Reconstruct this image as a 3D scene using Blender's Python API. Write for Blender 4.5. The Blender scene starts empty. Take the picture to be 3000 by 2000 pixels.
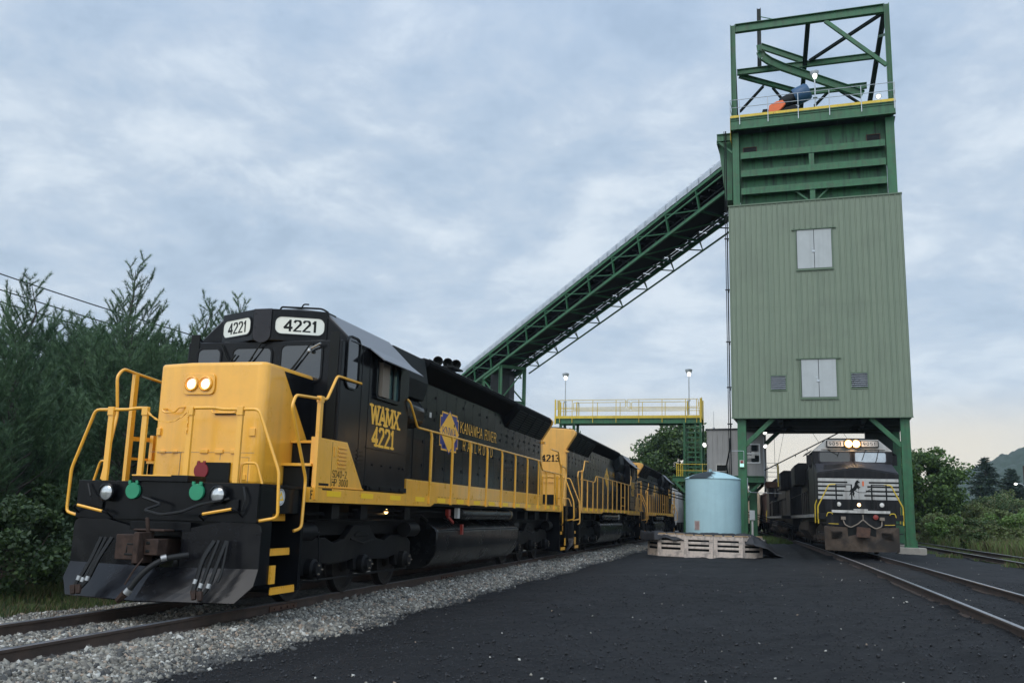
import bpy, math, random
import numpy as np
from mathutils import Vector, Matrix
R = math.radians
scene = bpy.context.scene
COL = scene.collection
rng = np.random.default_rng(7)
random.seed(7)

# ---------------------------------------------------------------- materials
def nodes_of(name):
    m = bpy.data.materials.new(name)
    m.use_nodes = True
    nt = m.node_tree
    b = nt.nodes['Principled BSDF']
    return m, nt, b

def mat(name, col, rough=.5, metal=0., var=.12, scale=2.5, bump=0., bscale=40., coat=0., streak=None, samt=.4, szscale=.25, emit=None, estr=0., ior=None, rvar=.12, spec=.5, spots=None, spamt=.3, spscale=1.2):
    m, nt, b = nodes_of(name)
    N, L = nt.nodes, nt.links
    tc = N.new('ShaderNodeTexCoord')
    co = tc.outputs['Object']
    no = N.new('ShaderNodeTexNoise'); no.inputs['Scale'].default_value = scale; no.inputs['Detail'].default_value = 6
    no.inputs['Roughness'].default_value = .65
    L.new(co, no.inputs['Vector'])
    mr = N.new('ShaderNodeMapRange'); mr.inputs['From Min'].default_value = .3; mr.inputs['From Max'].default_value = .7
    L.new(no.outputs['Fac'], mr.inputs['Value'])
    mx = N.new('ShaderNodeMix'); mx.data_type = 'RGBA'
    c = Vector(col[:3])
    mx.inputs[6].default_value = (*[max(0, x*(1-var)) for x in c], 1)
    mx.inputs[7].default_value = (*[min(1, x*(1+var)) for x in c], 1)
    L.new(mr.outputs[0], mx.inputs[0])
    out = mx.outputs[2]
    def layer(colr, amt, vec_scale, nscale, lo, hi, out):
        mp = N.new('ShaderNodeMapping'); mp.inputs['Scale'].default_value = vec_scale
        L.new(co, mp.inputs['Vector'])
        n2 = N.new('ShaderNodeTexNoise'); n2.inputs['Scale'].default_value = nscale; n2.inputs['Detail'].default_value = 5
        L.new(mp.outputs[0], n2.inputs['Vector'])
        r2 = N.new('ShaderNodeMapRange'); r2.inputs['From Min'].default_value = lo; r2.inputs['From Max'].default_value = hi
        r2.inputs['To Max'].default_value = amt
        L.new(n2.outputs['Fac'], r2.inputs['Value'])
        m2 = N.new('ShaderNodeMix'); m2.data_type = 'RGBA'
        L.new(r2.outputs[0], m2.inputs[0]); L.new(out, m2.inputs[6]); m2.inputs[7].default_value = (*colr[:3], 1)
        return m2.outputs[2]
    if streak is not None:
        out = layer(streak, samt, (1, 1, szscale*.2), 6, .48, .72, out)
    if spots is not None:
        out = layer(spots, spamt, (1, 1, 1), spscale, .5, .62, out)
    L.new(out, b.inputs['Base Color'])
    b.inputs['Metallic'].default_value = metal
    b.inputs['Specular IOR Level'].default_value = spec
    if ior: b.inputs['IOR'].default_value = ior
    rr = N.new('ShaderNodeMapRange'); rr.inputs['To Min'].default_value = max(0.02, rough-rvar); rr.inputs['To Max'].default_value = min(1, rough+rvar)
    L.new(no.outputs['Fac'], rr.inputs['Value']); L.new(rr.outputs[0], b.inputs['Roughness'])
    if coat: b.inputs['Coat Weight'].default_value = coat; b.inputs['Coat Roughness'].default_value = .12
    if bump:
        bn = N.new('ShaderNodeTexNoise'); bn.inputs['Scale'].default_value = bscale; bn.inputs['Detail'].default_value = 5
        L.new(co, bn.inputs['Vector'])
        bp = N.new('ShaderNodeBump'); bp.inputs['Strength'].default_value = bump; bp.inputs['Distance'].default_value = .02
        L.new(bn.outputs['Fac'], bp.inputs['Height']); L.new(bp.outputs[0], b.inputs['Normal'])
    if emit:
        b.inputs['Emission Color'].default_value = (*emit, 1); b.inputs['Emission Strength'].default_value = estr
    return m

def lamp_mat(name, col, strength):
    return mat(name, (.8, .8, .8), .3, emit=col, estr=strength, var=0)

# ---------------------------------------------------------------- objects
def setp(o, label=None, cat=None, group=None, kind=None):
    if label: o['label'] = label
    if cat: o['category'] = cat
    if group: o['group'] = group
    if kind: o['kind'] = kind
    return o

def thing(name, label, cat, loc=(0, 0, 0), rz=0., group=None):
    o = bpy.data.objects.new(name, None)
    o.empty_display_size = .3
    COL.objects.link(o); o.location = loc; o.rotation_euler = (0, 0, rz)
    return setp(o, label, cat, group)

def kids(o):
    return [c for c in bpy.data.objects if c.parent == o]

def copy_tree(o, parent=None):
    c = o.copy(); COL.objects.link(c); c.parent = parent
    for k in kids(o): copy_tree(k, c)
    return c

class MB:
    """collects shapes, builds them as one mesh object"""
    def __init__(s): s.v = []; s.f = []; s.m = []
    def add(s, vs, fs, m=0):
        o = len(s.v); s.v += [tuple(v) for v in vs]
        s.f += [tuple(i+o for i in f) for f in fs]; s.m += [m]*len(fs)
        return s
    def box(s, x0, x1, y0, y1, z0, z1, m=0):
        vs = [(x0,y0,z0),(x1,y0,z0),(x1,y1,z0),(x0,y1,z0),(x0,y0,z1),(x1,y0,z1),(x1,y1,z1),(x0,y1,z1)]
        return s.add(vs, [(0,3,2,1),(4,5,6,7),(0,1,5,4),(1,2,6,5),(2,3,7,6),(3,0,4,7)], m)
    def frame(s, o, u, v, w, a, b, c, m=0):
        """box centred at o with half sizes a,b,c along unit axes u,v,w"""
        o, u, v, w = Vector(o), Vector(u), Vector(v), Vector(w)
        vs = [o+u*(a*i)+v*(b*j)+w*(c*k) for k in (-1,1) for i, j in ((-1,-1),(1,-1),(1,1),(-1,1))]
        return s.add(vs, [(0,3,2,1),(4,5,6,7),(0,1,5,4),(1,2,6,5),(2,3,7,6),(3,0,4,7)], m)
    def axes(s, p0, p1, up=(0,0,1)):
        p0, p1 = Vector(p0), Vector(p1); d = (p1-p0).normalized(); up = Vector(up)
        if abs(d.dot(up)) > .98: up = Vector((0,1,0)) if abs(d.y) < .9 else Vector((1,0,0))
        sd = d.cross(up).normalized(); u = sd.cross(d).normalized()
        return p0, p1, d, sd, u
    def beam(s, p0, p1, w, h, up=(0,0,1), m=0):
        p0, p1, d, sd, u = s.axes(p0, p1, up)
        return s.frame((p0+p1)/2, d, sd, u, (p1-p0).length/2, w/2, h/2, m)
    def ibeam(s, p0, p1, w, h, up=(0,0,1), t=.03, m=0):
        p0, p1, d, sd, u = s.axes(p0, p1, up)
        c, l = (p0+p1)/2, (p1-p0).length/2
        s.frame(c, d, sd, u, l, t/2, h/2-t, m)
        s.frame(c+u*(h/2-t/2), d, sd, u, l, w/2, t/2, m)
        return s.frame(c-u*(h/2-t/2), d, sd, u, l, w/2, t/2, m)
    def cyl(s, p0, p1, r0, r1=None, n=12, m=0, caps=True):
        r1 = r0 if r1 is None else r1
        p0, p1, d, sd, u = s.axes(p0, p1)
        vs = []
        for p, r in ((p0, r0), (p1, r1)):
            for i in range(n):
                a = 2*math.pi*i/n
                vs.append(p+sd*(r*math.cos(a))+u*(r*math.sin(a)))
        fs = [(i, n+i, n+(i+1) % n, (i+1) % n) for i in range(n)]
        if caps: fs += [tuple(range(n)), tuple(range(2*n-1, n-1, -1))]
        return s.add(vs, fs, m)
    def lathe(s, prof, o, ax, n=24, m=0):
        """prof = [(r, h)...] spun about axis ax through o"""
        o, ax = Vector(o), Vector(ax).normalized()
        e = Vector((1,0,0)) if abs(ax.x) < .9 else Vector((0,1,0))
        sd = ax.cross(e).normalized(); u = ax.cross(sd)
        vs, fs = [], []
        for r, h in prof:
            for i in range(n):
                a = 2*math.pi*i/n
                vs.append(o+ax*h+sd*(r*math.cos(a))+u*(r*math.sin(a)))
        for k in range(len(prof)-1):
            for i in range(n):
                j = (i+1) % n
                fs.append((k*n+i, k*n+j, (k+1)*n+j, (k+1)*n+i))
        return s.add(vs, fs, m)
    def tube(s, pts, r, n=8, m=0, smooth=3):
        """round pipe through pts with rounded corners"""
        pts = [Vector(p) for p in pts]
        if smooth and len(pts) > 2:
            q = [pts[0]]
            for i in range(1, len(pts)-1):
                a, b, c = pts[i-1], pts[i], pts[i+1]
                k = min((a-b).length, (c-b).length, 6*r if smooth < 9 else 99)*.5
                p0, p1 = b+(a-b).normalized()*k, b+(c-b).normalized()*k
                for j in range(smooth+1):
                    t = j/smooth
                    q.append(p0.lerp(b, t).lerp(b.lerp(p1, t), t))
            q.append(pts[-1]); pts = q
        vs, fs = [], []
        prev = None
        for i, p in enumerate(pts):
            d = (pts[min(i+1, len(pts)-1)]-pts[max(i-1, 0)]).normalized()
            if prev is None:
                e = Vector((0,0,1)) if abs(d.z) < .9 else Vector((1,0,0))
                sd = d.cross(e).normalized()
            else:
                sd = (prev-d*prev.dot(d)).normalized()
            prev = sd; u = d.cross(sd)
            for k in range(n):
                a = 2*math.pi*k/n
                vs.append(p+sd*(r*math.cos(a))+u*(r*math.sin(a)))
        for i in range(len(pts)-1):
            for k in range(n):
                j = (k+1) % n
                fs.append((i*n+k, i*n+j, (i+1)*n+j, (i+1)*n+k))
        fs += [tuple(range(n-1, -1, -1)), tuple(range((len(pts)-1)*n, len(pts)*n))]
        return s.add(vs, fs, m)
    def prism(s, poly, o, u, v, w, m=0, msides=None):
        """polygon in plane (u,v) through o, extruded by vector w"""
        o, u, v, w = Vector(o), Vector(u), Vector(v), Vector(w)
        n = len(poly)
        A = [o+u*a+v*b for a, b in poly]; B = [p+w for p in A]
        area = sum(poly[i][0]*poly[(i+1) % n][1]-poly[(i+1) % n][0]*poly[i][1] for i in range(n))
        flip = (area > 0) == (u.cross(v).dot(w) > 0)
        fa, fb = tuple(range(n)), tuple(range(2*n-1, n-1, -1))
        sides = [(i, n+i, n+(i+1) % n, (i+1) % n) for i in range(n)]
        if flip:
            fa, fb = fa[::-1], fb[::-1]; sides = [f[::-1] for f in sides]
        k = len(s.v); s.v += [tuple(p) for p in A+B]
        for f in [fa, fb]: s.f.append(tuple(i+k for i in f)); s.m.append(m)
        for f in sides: s.f.append(tuple(i+k for i in f)); s.m.append(m if msides is None else msides)
        return s
    def quad(s, a, b, c, d, m=0):
        return s.add([a, b, c, d], [(0,1,2,3)], m)
    def build(s, name, mats, parent=None, smooth=0, bevel=0., seg=2, loc=None):
        me = bpy.data.meshes.new(name)
        me.from_pydata(s.v, [], s.f); 
        if not isinstance(mats, (list, tuple)): mats = [mats]
        for x in mats: me.materials.append(x)
        me.polygons.foreach_set('material_index', s.m)
        if smooth:
            me.polygons.foreach_set('use_smooth', [True]*len(me.polygons))
            me.set_sharp_from_angle(angle=R(smooth))
        me.update()
        o = bpy.data.objects.new(name, me); COL.objects.link(o)
        if parent is not None: o.parent = parent
        if loc is not None: o.location = loc
        if bevel:
            b = o.modifiers.new('edge', 'BEVEL'); b.width = bevel; b.segments = seg; b.limit_method = 'ANGLE'; b.angle_limit = R(40)
            b.harden_normals = False
        return o

def mesh_np(name, verts, tris, mats, midx=None, parent=None, smooth=False):
    """numpy verts (n,3) and faces (m,k) -> mesh object"""
    me = bpy.data.meshes.new(name)
    nv, nf, k = len(verts), len(tris), tris.shape[1]
    me.vertices.add(nv); me.vertices.foreach_set('co', np.ascontiguousarray(verts, np.float32).ravel())
    me.loops.add(nf*k); me.loops.foreach_set('vertex_index', np.ascontiguousarray(tris, np.int32).ravel())
    me.polygons.add(nf); me.polygons.foreach_set('loop_start', np.arange(0, nf*k, k, dtype=np.int32))
    try: me.polygons.foreach_set('loop_total', np.full(nf, k, np.int32))
    except Exception: pass
    if not isinstance(mats, (list, tuple)): mats = [mats]
    for x in mats: me.materials.append(x)
    if midx is not None: me.polygons.foreach_set('material_index', np.ascontiguousarray(midx, np.int32))
    if smooth: me.polygons.foreach_set('use_smooth', np.ones(nf, bool))
    me.update(calc_edges=True); me.validate()
    o = bpy.data.objects.new(name, me); COL.objects.link(o)
    if parent is not None: o.parent = parent
    return o

# ---------------------------------------------------------------- stroke lettering
def arc(cx, cy, rx, ry, a0, a1, n=10):
    return [(cx+rx*math.cos(R(a0+(a1-a0)*i/n)), cy+ry*math.sin(R(a0+(a1-a0)*i/n))) for i in range(n+1)]
GL = {
 'A': [[(0,0),(.5,1),(1,0)],[(.2,.36),(.8,.36)]],
 'D': [[(0,0),(0,1),(.5,1)]+arc(.5,.5,.5,.5,90,-90)+[(0,0)]],
 'E': [[(.9,0),(0,0),(0,1),(.9,1)],[(0,.52),(.7,.52)]],
 'F': [[(0,0),(0,1),(.95,1)],[(0,.52),(.7,.52)]],
 'H': [[(0,0),(0,1)],[(1,0),(1,1)],[(0,.52),(1,.52)]],
 'I': [[(.5,0),(.5,1)]],
 'K': [[(0,0),(0,1)],[(.95,1),(.05,.42)],[(.3,.6),(1,0)]],
 'L': [[(0,1),(0,0),(.9,0)]],
 'M': [[(0,0),(.08,1),(.5,.2),(.92,1),(1,0)]],
 'N': [[(0,0),(0,1),(1,0),(1,1)]],
 'O': [arc(.5,.5,.5,.5,90,450,20)],
 'P': [[(0,0),(0,1),(.6,1)]+arc(.6,.74,.38,.26,90,-90)+[(0,.48)]],
 'R': [[(0,0),(0,1),(.6,1)]+arc(.6,.75,.36,.25,90,-90)+[(0,.5)],[(.5,.5),(1,0)]],
 'S': [arc(.5,.75,.42,.25,30,270,10)+arc(.5,.25,.45,.25,90,-150,10)],
 'V': [[(0,1),(.5,0),(1,1)]],
 'W': [[(0,1),(.25,0),(.5,.9),(.75,0),(1,1)]],
 'X': [[(0,0),(1,1)],[(0,1),(1,0)]],
 '0': [arc(.5,.5,.42,.5,90,450,18)],
 '1': [[(.2,.78),(.55,1),(.55,0)]],
 '2': [arc(.5,.72,.4,.28,160,-20,10)+[(.08,0),(.95,0)]],
 '3': [arc(.46,.74,.38,.26,150,-90,10)+arc(.46,.25,.42,.25,90,-150,10)],
 '4': [[(.75,0),(.75,1),(.02,.3),(1,.3)]],
 '5': [[(.9,1),(.18,1),(.12,.55)]+arc(.48,.32,.42,.32,130,-140,12)],
 '9': [arc(.5,.68,.4,.32,0,360,16),[(.9,.68),(.86,.3)]+arc(.5,.25,.36,.25,0,-130,6)],
 '-': [[(.1,.45),(.9,.45)]],
 ' ': [],
}
SERIF = {'A':[(0,0),(1,0)],'K':[(0,0),(0,1),(.95,1),(1,0)],'H':[(0,0),(0,1),(1,0),(1,1)],'I':[(.5,0),(.5,1)],'M':[(0,0),(.08,1),(.92,1),(1,0)],
 'N':[(0,0),(0,1),(1,1)],'R':[(0,0),(0,1),(1,0)],'V':[(0,1),(1,1)],'W':[(0,1),(1,1)],'X':[(0,0),(1,0),(0,1),(1,1)],'1':[(.55,0)],'4':[(.75,0)],
 'P':[(0,0),(0,1)],'D':[(0,0),(0,1)],'F':[(0,0),(0,1)],'L':[(0,0),(0,1)],'E':[(0,0),(0,1)]}
def text(mb, s, o, u, v, h, cw, gap, sw, serif=False, m=0, widths={}):
    """letters as raised strokes: o lower-left corner, u reading direction, v up, h height, cw letter width, sw stroke width"""
    o, u, v = Vector(o), Vector(u).normalized(), Vector(v).normalized()
    w = u.cross(v)
    x = 0.; lift = 0.
    for ch in s:
        k = widths.get(ch, {'I':.25,'1':.7,'M':1.2,'W':1.3,' ':.6,'L':.85,'E':.85}.get(ch, 1.))
        cwid = cw*k
        strokes = [[(a*cwid, b*h) for a, b in st] for st in GL[ch]]
        if serif:
            q = sw*1.15
            for a, b in SERIF.get(ch, []):
                yy = sw*.25 if b < .5 else h-sw*.25
                strokes.append([(a*cwid-q, yy), (a*cwid+q, yy), sw*.5])
        for st in strokes:
            ww = sw
            if not isinstance(st[-1], tuple): ww = st[-1]; st = st[:-1]
            for (a, b), (c, d) in zip(st[:-1], st[1:]):
                L = math.hypot(c-a, d-b)
                if L < 1e-6: continue
                ex, ey = (c-a)/L, (d-b)/L
                e = ww*.28 if len(st) > 2 else 0
                a2, b2, c2, d2 = a-ex*e, b-ey*e, c+ex*e, d+ey*e
                # square the ends on the top and bottom lines
                nx, ny = -ey*ww/2, ex*ww/2
                lift = (lift+.00013) % .0016
                P = [(a2+nx, b2+ny), (a2-nx, b2-ny), (c2-nx, d2-ny), (c2+nx, d2+ny)]
                P = [(px, min(max(py, -.02*h), 1.02*h)) for px, py in P]
                mb.add([o+u*(x+px)+v*py+w*lift for px, py in P], [(0,1,2,3)], m)
        x += cwid+gap
    return x-gap

# value noise on numpy arrays
_tab = np.random.default_rng(3).random((256, 256)).astype(np.float32)
def vnoise(x, y):
    xi, yi = np.floor(x).astype(int), np.floor(y).astype(int)
    fx, fy = x-xi, y-yi
    fx, fy = fx*fx*(3-2*fx), fy*fy*(3-2*fy)
    g = lambda a, b: _tab[a % 256, b % 256]
    return (g(xi, yi)*(1-fx)+g(xi+1, yi)*fx)*(1-fy)+(g(xi, yi+1)*(1-fx)+g(xi+1, yi+1)*fx)*fy-.5
def fbm(x, y, o=4):
    s, a = 0, 1.
    for i in range(o):
        s = s+a*vnoise(x*2**i+17*i, y*2**i+31*i); a *= .5
    return s
M = {}
M['yellow'] = mat('locomotive_yellow', (.93,.45,.04), .30, var=.05, coat=.5, streak=(.42,.21,.05), samt=.2, bump=.05, bscale=2.2, spots=(.6,.30,.05), spamt=.07, spscale=7)
M['yellow_worn'] = mat('worn_yellow', (.74,.38,.075), .42, var=.08, streak=(.42,.25,.09), samt=.4)
M['reflector'] = mat('reflector_yellow', (1.,.60,.01), .4, var=.02)
M['reflectwarm'] = mat('lamp_reflector', (.9,.62,.38), .15, metal=.8, var=.25, scale=14, emit=(1.,.55,.2), estr=.35)
M['black'] = mat('locomotive_black', (.006,.0065,.0075), .22, var=.3, spec=.16, rvar=.08, streak=(.02,.02,.021), samt=.2, bump=.025, bscale=2.5)
M['blackworn'] = mat('worn_black', (.009,.0095,.011), .30, var=.4, spec=.2, streak=(.055,.058,.062), samt=.55, rvar=.15, bump=.02, bscale=2.5)
M['under'] = mat('underframe_black', (.007,.007,.0075), .5, var=.4, spec=.14, spots=(.018,.016,.013), spamt=.5, bump=.1, bscale=20)
M['fadedsheen'] = mat('faded_sheen_patch', (.06,.063,.067), .4, var=.5, scale=4, streak=(.006,.006,.007), samt=.95)  # faded patch, with a grey reflection painted into its colour
M['flare'] = mat('flare_black', (.006,.0065,.007), .7, var=.3, spec=.06)
M['gold'] = mat('lettering_gold', (.98,.50,.04), .4, var=.04)
M['wheel'] = mat('wheel_steel', (.018,.015,.013), .6, var=.4, spec=.25)
M['plow'] = mat('plow_black', (.006,.006,.0075), .24, var=.3, spec=.24, spots=(.022,.021,.02), spamt=.4, bump=.03, bscale=3)
M['roof'] = mat('roof_sky_sheen', (.16,.165,.175), .42, var=.15)  # grey puts the sky's reflection on the gloss black roof into the colour
M['tankblack'] = mat('tank_black', (.007,.007,.007), .25, var=.3, spec=.25, spots=(.03,.028,.022), spamt=.6, spscale=.8)
M['glass'] = mat('dark_glass', (.010,.012,.014), .05, var=0, ior=1.72, rvar=.02)
M['glassgreen'] = mat('green_glass', (.03,.07,.075), .06, var=.1, ior=1.9, rvar=.02)
M['rust'] = mat('rusty_steel', (.075,.037,.022), .8, var=.45, scale=9, bump=.3, bscale=30)
M['couplerrust'] = mat('coupler_rust', (.042,.025,.018), .75, var=.45, scale=9, spec=.25, bump=.3, bscale=30)
M['railside'] = mat('rail_rust', (.055,.036,.026), .8, var=.4, scale=4, bump=.2)
M['railhead'] = mat('rail_head', (.27,.27,.28), .35, metal=.7, var=.3)
M['rubber'] = mat('hose_rubber', (.012,.012,.0115), .55, var=.4, spec=.3)
M['steel'] = mat('bright_steel', (.34,.34,.33), .4, metal=.7)
M['white'] = mat('white_paint', (.72,.72,.70), .5, var=.08)
M['dirtywhite'] = mat('dirty_white', (.50,.48,.44), .6, var=.25, streak=(.12,.10,.08), samt=.7)
M['blue'] = mat('logo_blue', (.014,.022,.19), .45, var=.1)
M['board'] = mat('number_board_lit', (.66,.67,.60), .4, var=.05, emit=(.82,.86,.76), estr=.10)
M['ink'] = mat('black_ink', (.006,.007,.006), .5, var=.1, spec=.2)
M['lampwarm'] = lamp_mat('headlight_glow', (1.,.70,.32), 4.5)
M['lampamber'] = lamp_mat('amber_glow', (1.,.6,.2), 5.)
M['lampwhite'] = lamp_mat('lamp_glow', (1.,.96,.85), 3.)
M['lampbright'] = lamp_mat('headlight_beam', (1.,.74,.40), 30.)
M['greenlight'] = lamp_mat('signal_green', (.05,.9,.4), 1.2)
M['redlens'] = mat('red_lens', (.25,.03,.02), .3)
M['lens'] = mat('lens_glass', (.55,.56,.55), .12, metal=.6, var=.3, scale=12)
M['green_disc'] = mat('green_disc', (.02,.25,.12), .5)
M['red_disc'] = mat('red_disc', (.24,.015,.02), .5)
M['tan'] = mat('tan_panel', (.20,.16,.12), .6)
M['steelgreen'] = mat('green_steel', (.024,.125,.048), .5, var=.22, streak=(.012,.04,.02), samt=.55, spots=(.10,.06,.03), spamt=.16, spscale=3, bump=.05)
M['bingreen'] = mat('bin_green', (.026,.135,.05), .5, var=.22, streak=(.006,.02,.012), samt=.85, szscale=.4, bump=.05)
M['darksteel'] = mat('dark_steel', (.010,.018,.015), .6, var=.3, spec=.4)
M['clad'] = mat('sage_cladding', (.172,.212,.145), .5, var=.05, streak=(.12,.165,.11), samt=.5, szscale=.12, spots=(.13,.155,.11), spamt=.3, spscale=.6)
M['cladtrim'] = mat('sage_trim', (.10,.15,.09), .5, var=.05)
M['doorgrey'] = mat('grey_door', (.40,.42,.41), .5, var=.06, streak=(.26,.27,.26), samt=.25)
M['safety'] = mat('safety_yellow', (.66,.46,.035), .5, var=.12, streak=(.3,.2,.05), samt=.4)
M['galv'] = mat('galvanised', (.46,.49,.51), .42, metal=.3, var=.12, streak=(.22,.24,.25), samt=.4)
M['housewall'] = mat('house_cladding', (.30,.29,.275), .55, var=.06, streak=(.17,.16,.15), samt=.5)
M['tankblue'] = mat('tank_blue', (.41,.59,.61), .68, var=.05, streak=(.25,.36,.38), samt=.2, szscale=.25, spots=(.32,.48,.51), spamt=.3, spec=.3)
M['pallet'] = mat('pallet_plastic', (.62,.51,.42), .6, var=.1, streak=(.2,.18,.16), samt=.4, spots=(.1,.09,.085), spamt=.45, spscale=5)
M['wood'] = mat('fresh_wood', (.45,.30,.16), .7, var=.15)
M['tarp'] = mat('tarp_dark', (.016,.016,.017), .6, var=.4, bump=.3, bscale=6)
M['concrete'] = mat('concrete', (.34,.31,.26), .85, var=.2, spots=(.1,.09,.08), spamt=.5, bump=.2)
M['orange'] = mat('orange_guard', (.75,.14,.03), .5, var=.12)
M['motorblue'] = mat('motor_blue', (.03,.085,.17), .45)
M['coalblack'] = mat('machine_dark', (.012,.014,.014), .6, var=.4, spec=.2)
M['nsblack'] = mat('weathered_black', (.008,.008,.009), .4, var=.3, spec=.2, streak=(.04,.037,.034), samt=.45, bump=.03)
M['nsgrey'] = mat('antiglare_grey', (.03,.031,.036), .6, var=.2, spec=.2)
M['nswhite'] = mat('stripe_white', (.44,.43,.40), .55, var=.12, streak=(.2,.17,.14), samt=.5)
M['nsdirt'] = mat('dirty_pilot', (.062,.045,.032), .75, var=.45, spec=.2, scale=3, spots=(.02,.018,.016), spamt=.8)
M['brown'] = mat('hopper_brown', (.075,.04,.03), .7, var=.3, streak=(.03,.022,.018), samt=.6)
M['hopgrey'] = mat('hopper_grey', (.33,.32,.30), .6, var=.12, streak=(.2,.18,.15), samt=.5)
M['hoptan'] = mat('hopper_tan', (.42,.33,.22), .6, var=.12, streak=(.2,.15,.1), samt=.5)
M['bark'] = mat('bark', (.075,.055,.042), .9, var=.35, scale=8, bump=.5)
M['barkgrey'] = mat('pine_bark', (.055,.048,.042), .9, var=.35, scale=8, bump=.5)
def leafmat(name, a, b, trans=.25, ns=1.1, lo=.3, hi=.7):
    m, nt, bs = nodes_of(name)
    N, L = nt.nodes, nt.links
    tc = N.new('ShaderNodeTexCoord'); n1 = N.new('ShaderNodeTexNoise'); n1.inputs['Scale'].default_value = ns; n1.inputs['Detail'].default_value = 6; n1.inputs['Roughness'].default_value = .75
    L.new(tc.outputs['Object'], n1.inputs['Vector'])
    mr = N.new('ShaderNodeMapRange'); mr.inputs['From Min'].default_value = lo; mr.inputs['From Max'].default_value = hi
    L.new(n1.outputs['Fac'], mr.inputs['Value'])
    mx = N.new('ShaderNodeMix'); mx.data_type = 'RGBA'
    mx.inputs[6].default_value = (*a, 1); mx.inputs[7].default_value = (*b, 1)
    L.new(mr.outputs[0], mx.inputs[0]); L.new(mx.outputs[2], bs.inputs['Base Color'])
    bs.inputs['Roughness'].default_value = .6
    tr = N.new('ShaderNodeBsdfTranslucent'); L.new(mx.outputs[2], tr.inputs['Color'])
    ms = N.new('ShaderNodeMixShader'); ms.inputs[0].default_value = trans
    L.new(bs.outputs[0], ms.inputs[1]); L.new(tr.outputs[0], ms.inputs[2])
    L.new(ms.outputs[0], nt.nodes['Material Output'].inputs['Surface'])
    return m
M['needle'] = leafmat('pine_needles', (.038,.088,.038), (.125,.21,.095), .25, .8, .38, .62)  # coarse high-contrast noise paints bough lighting into the needle colour
M['needle2'] = leafmat('pine_needles_dark', (.028,.064,.030), (.085,.148,.07), .25, .8, .38, .62)  # same bough lighting painted in, on darker needles
M['brush'] = leafmat('brush_leaves', (.085,.125,.035), (.19,.24,.07), .3)
M['brushbright'] = leafmat('brush_leaves_bright', (.10,.19,.035), (.20,.31,.075), .3)
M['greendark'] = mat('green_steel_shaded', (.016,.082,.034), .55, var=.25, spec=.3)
M['leaf'] = leafmat('leaves_green', (.035,.075,.018), (.095,.15,.04), .3)
M['leafdark'] = leafmat('leaves_dark', (.025,.05,.02), (.06,.1,.035), .3)
M['leafbright'] = leafmat('leaves_bright', (.085,.155,.03), (.16,.25,.065), .3)
M['spruce'] = leafmat('spruce_needles', (.022,.045,.035), (.05,.085,.065))
M['weed'] = leafmat('weed_stems', (.085,.10,.035), (.17,.17,.07))
M['grass'] = leafmat('grass_blades', (.05,.085,.02), (.12,.16,.04))
M['drygrass'] = leafmat('dry_grass', (.14,.10,.05), (.22,.17,.09))
# ---------------------------------------------------------------- camera
def make_camera():
    f, pit, rol, yaw, h = 2705.8, .18378, .027048, .25978, 1.51
    fw = Vector((-math.sin(yaw)*math.cos(pit), math.cos(yaw)*math.cos(pit), math.sin(pit)))
    rt = Vector((math.cos(yaw), math.sin(yaw), 0)); up = rt.cross(fw)
    c, s = math.cos(rol), math.sin(rol)
    r2, u2 = rt*c+up*s, -rt*s+up*c
    cam = bpy.data.cameras.new('camera'); o = bpy.data.objects.new('camera', cam); COL.objects.link(o)
    mw = Matrix((r2, u2, -fw)).transposed().to_4x4(); mw.translation = (0, 0, h)
    o.matrix_world = mw
    cam.sensor_width = 36; cam.sensor_fit = 'HORIZONTAL'; cam.lens = f/3000*36
    cam.clip_start = .05; cam.clip_end = 9000
    scene.camera = o
make_camera()
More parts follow.
